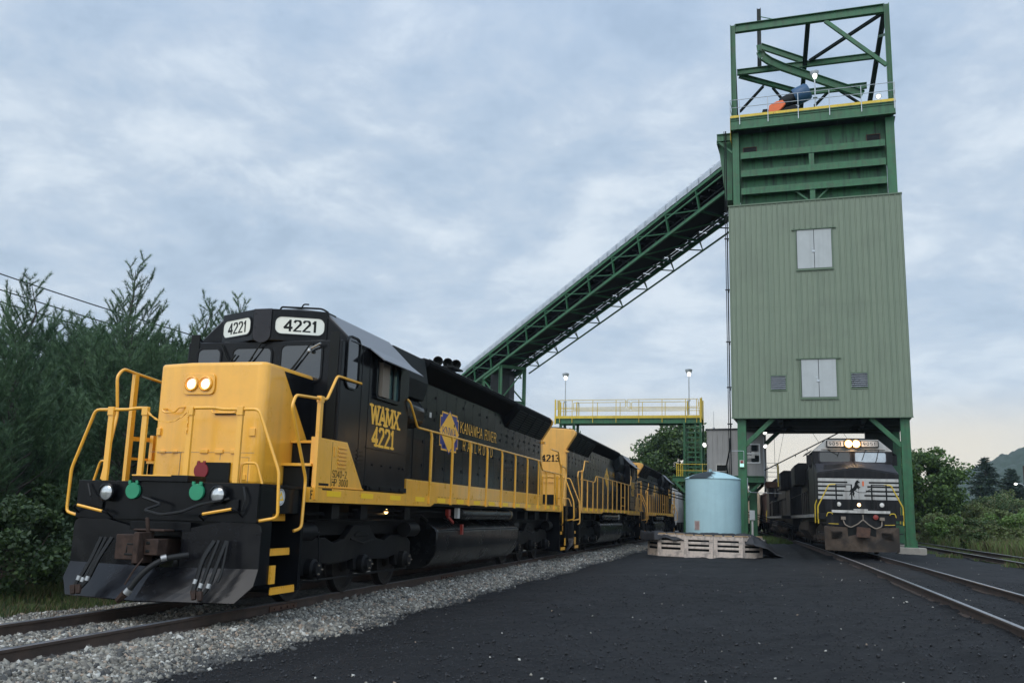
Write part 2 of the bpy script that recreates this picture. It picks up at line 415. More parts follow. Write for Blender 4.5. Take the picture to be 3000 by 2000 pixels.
# ---------------------------------------------------------------- sky and light
SUN_EL, SUN_AZ = 46, 195      # azimuth clockwise from +Y
def make_world():
    w = bpy.data.worlds.new('World'); scene.world = w; w.use_nodes = True
    nt = w.node_tree; N, L = nt.nodes, nt.links
    bg = N['Background']
    def val(op, a, b=None, clamp=False):
        n = N.new('ShaderNodeMath'); n.operation = op; n.use_clamp = clamp
        for i, x in enumerate((a, b)):
            if x is None: continue
            if isinstance(x, (int, float)): n.inputs[i].default_value = x
            else: L.new(x, n.inputs[i])
        return n.outputs[0]
    def rng_(v, a, b, c=0., d=1., kind='SMOOTHSTEP'):
        n = N.new('ShaderNodeMapRange'); n.interpolation_type = kind
        for i, x in zip(('From Min','From Max','To Min','To Max'), (a,b,c,d)): n.inputs[i].default_value = x
        L.new(v, n.inputs['Value']); return n.outputs[0]
    def mixc(f, a, b):
        n = N.new('ShaderNodeMix'); n.data_type = 'RGBA'
        for k, x in ((0, f), (6, a), (7, b)):
            if isinstance(x, (int, float)): n.inputs[k].default_value = x
            elif isinstance(x, tuple): n.inputs[k].default_value = (*x, 1)
            else: L.new(x, n.inputs[k])
        return n.outputs[2]
    tc = N.new('ShaderNodeTexCoord'); sp = N.new('ShaderNodeSeparateXYZ'); L.new(tc.outputs['Generated'], sp.inputs[0])
    X, Y, Z = sp.outputs
    zz = val('ADD', val('MAXIMUM', Z, 0.), .27)
    cx = N.new('ShaderNodeCombineXYZ'); L.new(val('DIVIDE', X, zz), cx.inputs[0]); L.new(val('DIVIDE', Y, zz), cx.inputs[1])
    def noise(scale, detail, rough, dist, off):
        mp = N.new('ShaderNodeMapping'); mp.inputs['Location'].default_value = off; L.new(cx.outputs[0], mp.inputs[0])
        n = N.new('ShaderNodeTexNoise'); n.inputs['Scale'].default_value = scale; n.inputs['Detail'].default_value = detail
        n.inputs['Roughness'].default_value = rough; n.inputs['Distortion'].default_value = dist
        L.new(mp.outputs[0], n.inputs['Vector']); return n.outputs['Fac']
    n1 = noise(3.3, 9, .60, .3, (3.1, 1.7, 0)); n2 = noise(9., 8, .62, .2, (8., 2., 5.)); n3 = noise(.8, 3, .5, .2, (1.2, 5.5, 2.))
    v = val('ADD', val('ADD', val('MULTIPLY', n1, .58), val('MULTIPLY', n2, .26)), val('MULTIPLY', n3, .26))
    cl = N.new('ShaderNodeValToRGB')
    L.new(v, cl.inputs[0])
    e = cl.color_ramp.elements
    e[0].position, e[0].color = .43, (.315,.40,.50,1)
    e[1].position, e[1].color = .66, (.57,.63,.685,1)
    for p, c in ((.49,(.365,.452,.553,1)), (.55,(.425,.50,.585,1)), (.60,(.50,.57,.64,1))):
        q = e.new(p); q.color = c
    # bluer towards the zenith, paler towards the horizon
    col = mixc(rng_(Z, .30, .8, 0, .42), cl.outputs[0], (.34,.48,.74))
    col = mixc(rng_(Z, .05, .35, .40, 0), col, (.45,.51,.57))
    # pale break in the cloud low over the valley
    br = val('MULTIPLY', rng_(Z, .075, .15, 1, 0), rng_(val('ADD', val('MULTIPLY', Z, -3.), n3), -.05, .35))
    br = val('MULTIPLY', br, rng_(Y, -.2, .5, .25, 1))
    col = mixc(br, col, (.62,.575,.49))
    # clear evening sky behind the cloud
    st = N.new('ShaderNodeTexSky'); st.sky_type = 'NISHITA'; st.sun_disc = False
    st.sun_elevation = R(SUN_EL); st.sun_rotation = R(SUN_AZ)
    sk = N.new('ShaderNodeVectorMath'); sk.operation = 'SCALE'; sk.inputs['Scale'].default_value = .08; L.new(st.outputs[0], sk.inputs[0])
    col = mixc(.10, col, sk.outputs[0])
    # unseen sky behind the camera and overhead brightened as added fill light; dark land below the horizon
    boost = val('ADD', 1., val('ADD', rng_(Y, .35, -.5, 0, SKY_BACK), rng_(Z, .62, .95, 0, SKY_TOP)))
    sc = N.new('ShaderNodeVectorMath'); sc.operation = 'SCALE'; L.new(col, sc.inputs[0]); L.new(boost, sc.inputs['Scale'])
    col = mixc(rng_(Z, -.02, 0., 1, 0), sc.outputs[0], (.05,.06,.05))
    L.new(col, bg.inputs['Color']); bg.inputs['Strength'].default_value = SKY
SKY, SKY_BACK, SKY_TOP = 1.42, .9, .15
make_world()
def make_sun():
    l = bpy.data.lights.new('sun', 'SUN'); l.energy = 1.0; l.angle = R(35); l.color = (1., .93, .82)
    o = bpy.data.objects.new('sun', l); COL.objects.link(o)
    a, e = R(SUN_AZ), R(SUN_EL)
    d = Vector((math.sin(a)*math.cos(e), math.cos(a)*math.cos(e), math.sin(e)))
    o.rotation_euler = (-d).to_track_quat('-Z', 'Y').to_euler(); o.location = d*60
make_sun()
vs = scene.view_settings
vs.view_transform = 'Standard'; vs.look = 'None'; vs.exposure = 0.; vs.gamma = 1.
scene.cycles.max_bounces = 6; scene.cycles.diffuse_bounces = 3; scene.cycles.glossy_bounces = 3; scene.cycles.transmission_bounces = 3
scene.cycles.use_denoising = True
scene.cycles.sample_clamp_indirect = 4.
# ---------------------------------------------------------------- ground materials
def ground_mat(name, cols, scale, rough, bumps, mixscale=1.5):
    """cols: list of colours spread by a fine cell pattern; bumps: [(scale, strength)]"""
    m, nt, b = nodes_of(name); N, L = nt.nodes, nt.links
    tc = N.new('ShaderNodeTexCoord')
    vo = N.new('ShaderNodeTexVoronoi'); vo.inputs['Scale'].default_value = scale; L.new(tc.outputs['Object'], vo.inputs['Vector'])
    sep = N.new('ShaderNodeSeparateColor'); L.new(vo.outputs['Color'], sep.inputs[0])
    cr = N.new('ShaderNodeValToRGB'); L.new(sep.outputs[0], cr.inputs[0])
    e = cr.color_ramp.elements
    for i, c in enumerate(cols):
        p = i/(len(cols)-1)
        if i == 0: e[0].position, e[0].color = 0, (*c, 1)
        elif i == len(cols)-1: e[-1].position, e[-1].color = 1, (*c, 1)
        else: q = e.new(p); q.color = (*c, 1)
    no = N.new('ShaderNodeTexNoise'); no.inputs['Scale'].default_value = mixscale; no.inputs['Detail'].default_value = 8; no.inputs['Roughness'].default_value = .7
    L.new(tc.outputs['Object'], no.inputs['Vector'])
    mr = N.new('ShaderNodeMapRange'); mr.inputs['From Min'].default_value = .3; mr.inputs['From Max'].default_value = .7; mr.inputs['To Min'].default_value = .52; mr.inputs['To Max'].default_value = 1.5
    L.new(no.outputs['Fac'], mr.inputs[0])
    sc = N.new('ShaderNodeVectorMath'); sc.operation = 'SCALE'; L.new(cr.outputs[0], sc.inputs[0]); L.new(mr.outputs[0], sc.inputs['Scale'])
    L.new(sc.outputs[0], b.inputs['Base Color'])
    b.inputs['Roughness'].default_value = rough; b.inputs['Specular IOR Level'].default_value = .18
    last = None
    for s, k in bumps:
        bn = N.new('ShaderNodeTexNoise'); bn.inputs['Scale'].default_value = s; bn.inputs['Detail'].default_value = 6; bn.inputs['Roughness'].default_value = .7
        L.new(tc.outputs['Object'], bn.inputs['Vector'])
        bp = N.new('ShaderNodeBump'); bp.inputs['Strength'].default_value = k; bp.inputs['Distance'].default_value = .5/s
        L.new(bn.outputs['Fac'], bp.inputs['Height'])
        if last is not None: L.new(last, bp.inputs['Normal'])
        last = bp.outputs[0]
    if last is not None: L.new(last, b.inputs['Normal'])
    return m
M['coal'] = ground_mat('coal_dust', [(.0064,.0063,.0065),(.0102,.0101,.0104),(.0145,.0144,.0147),(.0084,.0083,.0086),(.0176,.0175,.0178)], 70, .7, [(9, .5), (45, .9), (150, .6)], .45)
M['ballast'] = ground_mat('ballast_stone', [(.055,.052,.046),(.13,.125,.11),(.20,.19,.165),(.09,.085,.075),(.26,.245,.215)], 26, .85, [(22, 1.), (60, .8)], 1.2)
M['soil'] = ground_mat('grassy_soil', [(.05,.065,.025),(.08,.095,.035),(.10,.09,.05),(.06,.08,.025)], 6, .95, [(4, .8), (20, .8)], .35)
M['stoneA'] = mat('stone_grey', (.262,.242,.198), .85, var=.25, scale=30)
M['stoneB'] = mat('stone_mid', (.145,.132,.108), .85, var=.25, scale=30)
M['stoneC'] = mat('stone_tan', (.31,.235,.17), .85, var=.25, scale=30)
M['stoneD'] = mat('stone_dark', (.07,.068,.062), .85, var=.25, scale=30)
M['stoneE'] = mat('stone_pale', (.48,.46,.40), .8, var=.15, scale=30)
M['coallump'] = mat('coal_lump', (.0105,.0105,.0112), .5, var=.4, scale=30)

def coal_z(x, y):
    x, y = np.asarray(x, float), np.asarray(y, float)
    base = np.interp(x, [-9, -7.2, -6.2, -5.2, -3, 0, 2.4, 3, 4.7, 5.4, 7.6, 8.8, 10.2, 13], [-.9, -.52, -.30, -.20, -.06, 0, .10, .17, .17, .15, .13, .10, -.02, -.5])
    rut = 0
    for x0, k in ((-2.9, .020), (-1.1, .020), (.5, -.006), (2.2, -.006)):
        d = (x-(x0+k*y+.25*np.sin(y*.11+x0)))/.20
        rut = rut-.045*np.exp(-d*d)+.02*np.exp(-(np.abs(d)-1.7)**2*3)
    return base+.055*fbm(x*.7, y*.5, 4)+.035*fbm(x*2.7, y*2.7, 4)+.022*fbm(x*7, y*7, 2)+rut*(.55+fbm(x*.5, y*.35, 2))
def ball_z(x, y):
    t = np.asarray(x, float)+8.3; y = np.asarray(y, float)
    base = np.interp(t, [-4.4, -3.2, -2.3, -1.4, -.6, .6, 1.4, 2.0, 2.6, 3.4], [-.8, -.32, -.24, -.17, -.15, -.15, -.165, -.235, -.34, -.62])
    return base+.06*fbm(t*1.1, y*.55, 4)+.02*fbm(t*6, y*6, 2)
def soil_z(x, y):
    x, y = np.asarray(x, float), np.asarray(y, float)
    return np.interp(x, [-60, -16, -12.5, -10, 7, 9, 12, 15, 40, 200], [-.1, -.15, -.24, -.4, -.3, .03, .2, .25, .2, .2])+.08*fbm(x*.35, y*.35, 4)

def sheet(name, xs, ys, fz, m):
    X, Y = np.meshgrid(xs, ys, indexing='ij'); Z = fz(X, Y)
    V = np.stack([X, Y, Z], -1).reshape(-1, 3)
    nx, ny = len(xs), len(ys)
    i, j = np.meshgrid(np.arange(nx-1), np.arange(ny-1), indexing='ij'); k = (i*ny+j).ravel()
    F = np.stack([k, k+ny, k+ny+1, k+1], -1)
    o = mesh_np(name, V, F, m, smooth=True); o['kind'] = 'structure'
    return o
def spread(near, far, n):
    a = np.linspace(0, 1, n)**3*(far-near)+near
    return a
ysN = np.concatenate([np.arange(-12, 5, .6), np.arange(5, 26, .11), np.arange(26, 62, .3), np.arange(62, 131, 1.5)])
sheet('coal_yard', np.arange(-8.6, 12.2, .11), ysN, coal_z, M['coal'])
sheet('ballast', np.arange(-12.6, -4.9, .11), np.concatenate([np.arange(-12, 5, .6), np.arange(5, 26, .11), np.arange(26, 62, .3), np.arange(62, 241, 3)]), ball_z, M['ballast'])
gx = np.concatenate([-spread(30, 4000, 14)[::-1], np.arange(-28, 32, 1.), spread(33, 4000, 14)])
gy = np.concatenate([-spread(20, 600, 7)[::-1], np.arange(-18, 130, 1.5), spread(132, 5000, 18)])
sheet('ground', gx, gy, soil_z, M['soil'])

# ---------------------------------------------------------------- loose stones
_cube = np.array([(-1,-1,-1),(1,-1,-1),(1,1,-1),(-1,1,-1),(-1,-1,1),(1,-1,1),(1,1,1),(-1,1,1)], float)*.62
_ctri = np.array([(0,2,1),(0,3,2),(4,5,6),(4,6,7),(0,1,5),(0,5,4),(1,2,6),(1,6,5),(2,3,7),(2,7,6),(3,0,4),(3,4,7)])
def stones(name, x, y, z, size, mats, probs, flat=.75, dusty=None):
    n = len(x)
    V = np.repeat(_cube[None], n, 0)+rng.normal(0, .2, (n, 8, 3))
    V = V*(size[:, None, None])*np.stack([rng.uniform(.75, 1.3, n), rng.uniform(.7, 1.1, n), rng.uniform(.45, .9, n)*flat/.75], -1)[:, None]
    q = rng.normal(size=(n, 4)); q[:, 1:3] *= .45; q /= np.linalg.norm(q, axis=1, keepdims=True)
    w, a, b, c = q.T
    Rm = np.stack([1-2*(b*b+c*c), 2*(a*b-c*w), 2*(a*c+b*w), 2*(a*b+c*w), 1-2*(a*a+c*c), 2*(b*c-a*w), 2*(a*c-b*w), 2*(b*c+a*w), 1-2*(a*a+b*b)], -1).reshape(n, 3, 3)
    V = np.einsum('nij,nkj->nki', Rm, V)+np.stack([x, y, z], -1)[:, None]
    F = (_ctri[None]+8*np.arange(n)[:, None, None]).reshape(-1, 3)
    mi = rng.choice(len(mats), n, p=probs)
    if dusty is not None: mi = np.where(rng.random(n) < dusty, 3, mi)
    mi = np.repeat(mi, 12)
    o = mesh_np(name, V.reshape(-1, 3), F, mats, mi); o['kind'] = 'stuff'
    return o
def ballast_stones():
    xs, ys, ss = [], [], []
    for x0, x1, y0, y1, den, s0, s1 in ((-11.9, -5.0, 5.2, 15.5, 1000, .017, .036), (-7.7, -5.2, 15.5, 24, 1000, .018, .038), (-7.6, -5.3, 24, 36, 650, .022, .042), (-7.6, -5.4, 36, 56, 380, .026, .05)):
        n = int((x1-x0)*(y1-y0)*den)
        xs.append(rng.uniform(x0, x1, n)); ys.append(rng.uniform(y0, y1, n)); ss.append(rng.uniform(s0, s1, n)*rng.choice([1, 1, 1, .7, 1.35], n))
    x, y, s = map(np.concatenate, (xs, ys, ss))
    t = x+8.3
    zb, zc = ball_z(x, y), coal_z(x, y)
    keep = ((zb > zc-.015) | ((rng.random(len(x)) < .16) & (zb > zc-.08))) & ~((np.abs(np.abs(t)-.755) < .09))
    keep &= ~((t < .62) & (y > 14.5))
    keep &= ~((t < -2.6) & (rng.random(len(x)) < .75))
    x, y, s, z, gap = x[keep], y[keep], s[keep], np.maximum(zb, zc)[keep], (zb-zc)[keep]
    s = s*np.where(rng.random(len(s)) < .04, 1.5, 1.)*np.clip(1+.5*fbm(x*.8, y*.8, 2), .7, 1.4)
    o = stones('ballast_gravel', x, y, z+s*.18, s, [M['stoneA'], M['stoneB'], M['stoneC'], M['stoneD'], M['stoneE']], [.38, .33, .08, .13, .08], .75, np.clip(.55-gap*9+.8*fbm(x*1.3, y*1.3, 2), 0, .8))
    setp(o, 'pale grey crushed stone ballast heaped beside the near rail', 'gravel')
ballast_stones()
def coal_bits():
    n = 42000
    y = 6+20*rng.random(n)**1.7; x = -6.6+rng.random(n)*(7.5+.30*y)
    s = rng.uniform(.004, .012, n)*rng.choice([1, 1, 1.6, 2.4], n, p=[.6,.25,.1,.05])
    o = stones('coal_pieces', x, y, coal_z(x, y)+s*.3, s, [M['coallump']], [1.])
    setp(o, 'small black coal pieces strewn over the yard', 'coal')
    n = 210
    y = 6.5+40*rng.random(n)**1.6; x = -5.5+rng.random(n)*(6.5+.32*y)
    cl = rng.integers(0, 46, n); cy = 7+36*rng.random(46)**1.4; cxx = -4+rng.random(46)*(5+.33*cy)
    m = rng.random(n) < .6
    x = np.where(m, cxx[cl]+rng.normal(0, .5, n), x); y = np.where(m, cy[cl]+rng.normal(0, 1.0, n), y)
    ok = (x > -5.9) & (x < 8); x, y = x[ok], y[ok]
    s = rng.uniform(.008, .02, len(x))*rng.choice([1, 1.7], len(x), p=[.85, .15])
    o = stones('pebbles', x, y, coal_z(x, y)+s*.35, s, [M['stoneE'], M['stoneC'], M['stoneA']], [.6, .12, .28], .5)
    setp(o, 'scattered pale pebbles lying on the black coal ground', 'pebbles')
coal_bits()

# ---------------------------------------------------------------- railway tracks
PROF = [(-.075,-.172),(.075,-.172),(.075,-.158),(.012,-.142),(.010,-.045),(.037,-.036),(.037,-.006),(.030,0),(-.030,0),(-.037,-.006),(-.037,-.036),(-.010,-.045),(-.012,-.142),(-.075,-.158)]
def rail_mesh(path):
    mb = MB(); n = len(PROF); P = [Vector(p) for p in path]
    vs = []
    for i, p in enumerate(P):
        d = (P[min(i+1, len(P)-1)]-P[max(i-1, 0)]).normalized(); sd = Vector((d.y, -d.x, 0)).normalized()
        vs += [p+sd*a+Vector((0,0,b)) for a, b in PROF]
    fs, ms = [], []
    for i in range(len(P)-1):
        for k in range(n):
            j = (k+1) % n
            mb.f.append((i*n+k, (i+1)*n+k, (i+1)*n+j, i*n+j)); mb.m.append(1 if 6 <= k <= 8 else 0)
    mb.v = [tuple(v) for v in vs]
    return mb
def track(label, centre, joints=()):
    t = thing('railway_track', label, 'railway track')
    for sgn in (-1, 1):
        path = []
        C_ = [Vector(c) for c in centre]
        for i, c in enumerate(C_):
            d = (C_[min(i+1, len(C_)-1)]-C_[max(i-1, 0)]).normalized()
            path.append(c+Vector((d.y, -d.x, 0))*(.755*sgn))
        r = rail_mesh(path).build('rail', [M['railside'], M['railhead']], t)
        if sgn == 1:
            for y, ln in joints:
                j = MB(); j.box(.755+.014, .755+.034, y-ln/2, y+ln/2, -.13, -.05)
                for k in range(4): j.cyl((.79, y-ln*.36+k*ln*.24, -.09), (.82, y-ln*.36+k*ln*.24, -.09), .018, n=6)
                o = j.build('joint_bar', M['rust'], r); o.location = (centre[0][0], 0, 0)
    return t
track('rusty near track on pale ballast under the yellow and black engines', [(-8.3, y, 0) for y in (-12, 30, 240)], [(14.2, .9), (22.6, .9)])
def coal_track_x(y): return 3.86-.0003*(y-13)**2 if y > 13 else 3.86
track('track sunk in black coal running under the green tower', [(coal_track_x(y), y, .31) for y in list(range(-12, 131, 4))])
track('low track in grass along the weedy bank at right', [(9.55+.012*(y-30), y, .30) for y in range(10, 170, 10)])
# ---------------------------------------------------------------- foliage
def leaves(name, P, size, mats, probs, parent, aspect=.6, up=.35, dirs=None):
    """diamond leaves at points P (n,3)"""
    n = len(P)
    nrm = rng.normal(size=(n, 3)); nrm[:, 2] = np.abs(nrm[:, 2])+up; nrm /= np.linalg.norm(nrm, axis=1, keepdims=True)
    a = rng.normal(size=(n, 3)) if dirs is None else dirs+rng.normal(0, .35, (n, 3))
    a -= nrm*(a*nrm).sum(1, keepdims=True); a /= np.linalg.norm(a, axis=1, keepdims=True)+1e-9
    b = np.cross(nrm, a)
    s = (size*rng.uniform(.6, 1.35, n))[:, None]
    bend = nrm*s*rng.uniform(-.25, .1, n)[:, None]
    V = np.stack([P-a*s, P+b*s*aspect+bend, P+a*s, P-b*s*aspect+bend], 1).reshape(-1, 3)
    F = np.arange(4*n).reshape(n, 4)
    return mesh_np(name, V, F, mats, rng.choice(len(mats), n, p=probs), parent)

def limb(mb, p0, p1, r0, r1, wob=.12, n=5, m=0):
    p0, p1 = Vector(p0), Vector(p1); L = (p1-p0).length
    pts = [p0.lerp(p1, i/n)+Vector(rng.normal(0, wob*L*.2, 3))*(0 if i in (0, n) else 1) for i in range(n+1)]
    for i in range(n):
        mb.cyl(pts[i], pts[i+1], r0+(r1-r0)*i/n, r0+(r1-r0)*(i+1)/n, 7, m, False)
    return pts

def broadleaf(name, label, loc, h, rx, rz, nclump, nleaf, lsize, mats, probs, group=None, low=.15, trunk=True, cat='tree'):
    t = thing(name, label, cat, loc, rng.uniform(0, 6.28), group)
    cz = h-rz
    C_ = []
    while len(C_) < nclump:
        d = rng.normal(size=3); d /= np.linalg.norm(d)
        if d[2] < -.75: continue
        k = rng.uniform(.55, 1.0)**.6*(1+.16*math.sin(3*math.atan2(d[1], d[0])+loc[0])+.10*math.sin(7*math.atan2(d[1], d[0])+5*d[2]))
        p = np.array([d[0]*rx*k, d[1]*rx*k, cz+d[2]*rz*k])
        if p[2] < low*h: p[2] = low*h+rng.uniform(0, .3)
        C_.append(p)
    C_ = np.array(C_)
    per = max(6, nleaf//nclump)
    rad = rng.uniform(.16, .34, nclump)*rx
    d = rng.normal(size=(nclump, per, 3)); d /= np.linalg.norm(d, axis=2, keepdims=True)
    d *= rng.random((nclump, per, 1))**.45; d[:, :, 2] *= .62
    P = (C_[:, None]+d*rad[:, None, None]).reshape(-1, 3)
    leaves('crown', P, lsize, mats, probs, t)
    mb = MB()
    if trunk:
        top = Vector((0, 0, cz*.95)); limb(mb, (0,0,-.3), top, .035*h, .014*h, .05)
        for c in C_[::max(1, nclump//16)]:
            limb(mb, (0, 0, rng.uniform(.35, .85)*cz), c, .012*h, .004*h)
        mb.build('trunk', M['bark'], t)
    else:
        for c in C_[::max(1, nclump//9)]: limb(mb, (rng.uniform(-.2,.2), rng.uniform(-.2,.2), -.1), c, .02, .006)
        mb.build('stem', M['bark'], t)
    return t

def pine_tree(h, base, nw, mats, probs, needles=13, dense=1., lean=0., wild=.2):
    """white pine at the origin: whorled limbs that curve upward, each carrying side shoots with tufts of long needles"""
    mb = MB(); T, D = [], []
    trunk = limb(mb, (0,0,-.3), (lean, 0, h), .022*h, .008, .03, 10)
    for i in range(nw):
        f = (i+.3)/nw; z = h*(.03+.95*f)
        base_p = Vector((lean*z/h, 0, z))
        nb = 6 if f < .72 else 3
        Lb = (base*(1-f)**.75+.28)*1.0 if f < .72 else base*(1-f)**.6*.75+.35
        for k in range(nb):
            a = 6.283*(k+rng.uniform(-.3,.3))/nb+i*1.1
            L_ = Lb*rng.uniform(1-2.2*wild, 1+1.6*wild)
            el = R(8+54*f+rng.uniform(-8, 10))
            p = base_p.copy(); dr = Vector((math.cos(a)*math.cos(el), math.sin(a)*math.cos(el), math.sin(el)))
            ns = max(2, int(L_/.3)); seg = L_/ns
            for s in range(ns):
                dr = (dr+Vector((0,0,.13))+Vector(rng.normal(0, .05, 3))).normalized()
                q = p+dr*seg
                mb.cyl(p, q, max(.004, .018*L_*(1-s/ns)*.8), max(.003, .018*L_*(1-(s+1)/ns)*.8), 5, 0, False)
                p = q
                if s >= ns*.25 or f > .8:
                    T.append(p.copy()); D.append(dr.copy())
                    for q_ in (.33, .66): T.append(p-dr*seg*q_); D.append(dr.copy())
                    for sg in (-1, 1):
                        if rng.random() > (.85*dense if f < .75 else .5): continue
                        side = dr.cross(Vector((0,0,1))).normalized()*sg
                        sd = (dr*rng.uniform(.5, .9)+side*rng.uniform(.5, .9)+Vector((0,0,rng.uniform(.05,.5)))).normalized()
                        ls = min(.75, (L_*.42+.12))*rng.uniform(.6, 1.1)*(1-.45*s/ns)
                        m_ = max(2, int(ls/.07))
                        mb.cyl(p, p+sd*ls, .006, .003, 3, 0, False)
                        for j in range(m_):
                            T.append(p+sd*(ls*(j+1)/m_)); D.append((sd+Vector((0,0,.25))).normalized())
    T = np.array([tuple(x) for x in T]); D = np.array([tuple(x) for x in D])
    return mb, T, D
def needle_mesh(T, D, n, length, width, mats, probs, parent):
    m = len(T)
    base = np.repeat(T, n, 0)+rng.normal(0, .012, (m*n, 3))
    dr = np.repeat(D, n, 0)*1.05+rng.normal(0, .40, (m*n, 3)); dr /= np.linalg.norm(dr, axis=1, keepdims=True)
    L_ = length*rng.uniform(.6, 1.2, m*n)[:, None]
    s = np.cross(dr, rng.normal(size=(m*n, 3))); s /= np.linalg.norm(s, axis=1, keepdims=True)+1e-9
    tip = base+dr*L_; tip[:, 2] -= .012
    V = np.stack([base-s*width, base+s*width, tip], 1).reshape(-1, 3)
    return mesh_np('crown', V, np.arange(3*m*n).reshape(-1, 3), mats, np.repeat(rng.choice(len(mats), m, p=probs), n), parent)
def pines():
    protos = []
    for k, (h, base, nw, dense, wild) in enumerate(((9.6, 2.9, 25, 1.05, .22), (8.2, 2.9, 23, 1.15, .25), (6.6, 3.0, 24, 1.2, .16))):
        t = thing('pine_tree', 'x', 'tree')
        mb, T, D = pine_tree(h, base, nw, None, None, dense=dense, wild=wild)
        mb.build('trunk', M['barkgrey'], t)
        needle_mesh(T, D, 14, .17, .0068, [M['needle'], M['needle2']], [.6, .4], t)
        protos.append((t, h))
    spots = [ # x, y, height, prototype, label
     (-20.9, 27.0, 9.75, 0, 'tallest long needled pine, its bare top standing clear above the tree row'),
     (-22.4, 24.0, 8.5, 1, 'pine with a forked top at the left edge, in front of the wires'),
     (-18.4, 22.0, 6.2, 2, 'short bushy pine in the dip between the two taller pines'),
     (-20.3, 31.0, 9.3, 1, 'pine rising behind the black cab roof of the leading engine'),
     (-22.2, 36.0, 10.6, 0, 'pine with its thin top just showing above the number boards'),
     (-19.8, 19.0, 5.5, 2, 'leafy pine at the left border below the wires'),
     (-16.6, 21.6, 6.4, 2, 'full pine right behind the yellow nose handrails'),
     (-15.6, 16.6, 4.9, 2, 'low spreading pine over the left end of the snow plow'),
     (-17.0, 26.5, 7.0, 2, 'dense pine hidden behind the yellow nose'),
     (-15.2, 13.2, 3.9, 2, 'small dark pine overhanging the grass at lower left'),
     (-18.0, 16.0, 4.6, 2, 'ragged pine at the left border above the grass'),
     (-24.5, 30.0, 8.2, 2, 'pine farther back behind the wires at left'),
     (-16.8, 33.0, 6.5, 2, 'pine crown filling the gap behind the cab'),
     (-19.0, 25.0, 6.4, 2, 'dense pine filling the row between the tallest pine and the short bushy one'),
     (-21.5, 21.5, 6.2, 2, 'dense pine at the left border under the forked top'),
     (-18.6, 29.0, 7.4, 2, 'full pine just left of the cab'),
     (-23.4, 33.0, 8.0, 2, 'pine in the second row behind the tallest pine'),
     (-14.9, 23.5, 5.4, 2, 'dark pine low behind the far side step rail'),
     (-20.0, 23.5, 7.0, 2, 'broad pine between the forked top and the tallest pine'),
     (-17.6, 24.5, 6.8, 2, 'broad pine whose boughs touch the headlight nose outline'),
     (-21.6, 29.0, 7.4, 2, 'broad pine behind the dip in the tree row'),
     (-19.2, 33.5, 7.9, 2, 'broad pine behind the left side of the cab roof'),
     (-23.6, 27.0, 7.0, 2, 'broad pine at the back under the wires'),
     (-14.6, 19.2, 4.6, 1, 'thin pine between the left handrail and the trees'),
    ]
    used = set()
    for x, y, h, k, lab in spots:
        t, ph = protos[k]
        o = t if k not in used else copy_tree(t)
        used.add(k)
        s = h/ph
        o.location = (x, y, float(soil_z(x, y))-.05); o.scale = (max(s, .8),)*2+(s,); o.rotation_euler.z = rng.uniform(0, 6.28)
        setp(o, lab, 'tree', 'pines along the left side of the track')
pines()
for i, (x, y, h, r, lab) in enumerate(((-14.2, 11.6, 1.9, 1.5, 'vine covered dark bush at the lower left border'), (-13.6, 14.6, 1.7, 1.3, 'dark leafy bush beside the left corner of the plow'), (-14.4, 17.4, 2.2, 1.5, 'dark leafy bush behind the plow and coupler hoses'), (-16.2, 12.8, 3.0, 1.7, 'tall vine tangle at the left border above the grass'), (-13.9, 21.5, 2.2, 1.5, 'shaded bush behind the left front handrail'))):
    broadleaf('bush', lab, (x, y, float(soil_z(x, y))), h, r, h*.5, 34, 9000, .05, [M['leafdark'], M['leaf']], [.8, .2], 'bushes under the pines', .02, False, 'bush')

broadleaf('broadleaf_tree', 'big round dark green tree behind the yellow gantry', (-7.2, 96, -.2), 10.5, 5.1, 4.5, 170, 52000, .19, [M['leafdark'], M['leaf'], M['leafbright']], [.3, .58, .12], 'background trees', .12)
broadleaf('broadleaf_tree', 'smaller tree at the left foot of the big round tree', (-11.6, 100, -.2), 6.8, 3.4, 3.0, 60, 12000, .17, [M['leafdark'], M['leaf']], [.7, .3], 'background trees', .08)
broadleaf('broadleaf_tree', 'dark tree showing between the stair tower and the grey control house', (-4.2, 93, -.2), 8.4, 3.0, 3.6, 60, 12000, .17, [M['leafdark'], M['leaf']], [.7, .3], 'background trees', .08)
broadleaf('broadleaf_tree', 'large bright green tree beside the right leg of the tower', (12.1, 79, .1), 7.6, 3.4, 3.6, 130, 34000, .14, [M['leaf'], M['leafbright'], M['leafdark']], [.45, .42, .13], 'background trees', .02)
broadleaf('broadleaf_tree', 'tall thin tree top right behind the right leg of the tower', (10.6, 83, .1), 9.0, 2.2, 4.4, 60, 14000, .15, [M['leaf'], M['leafbright']], [.5, .5], 'background trees', .02)
broadleaf('broadleaf_tree', 'far small tree below the hill between the control house and the brown cars', (3.1, 170, .1), 5.6, 3.0, 2.7, 40, 6000, .25, [M['leafdark'], M['leaf']], [.7, .3], 'background trees', .05)

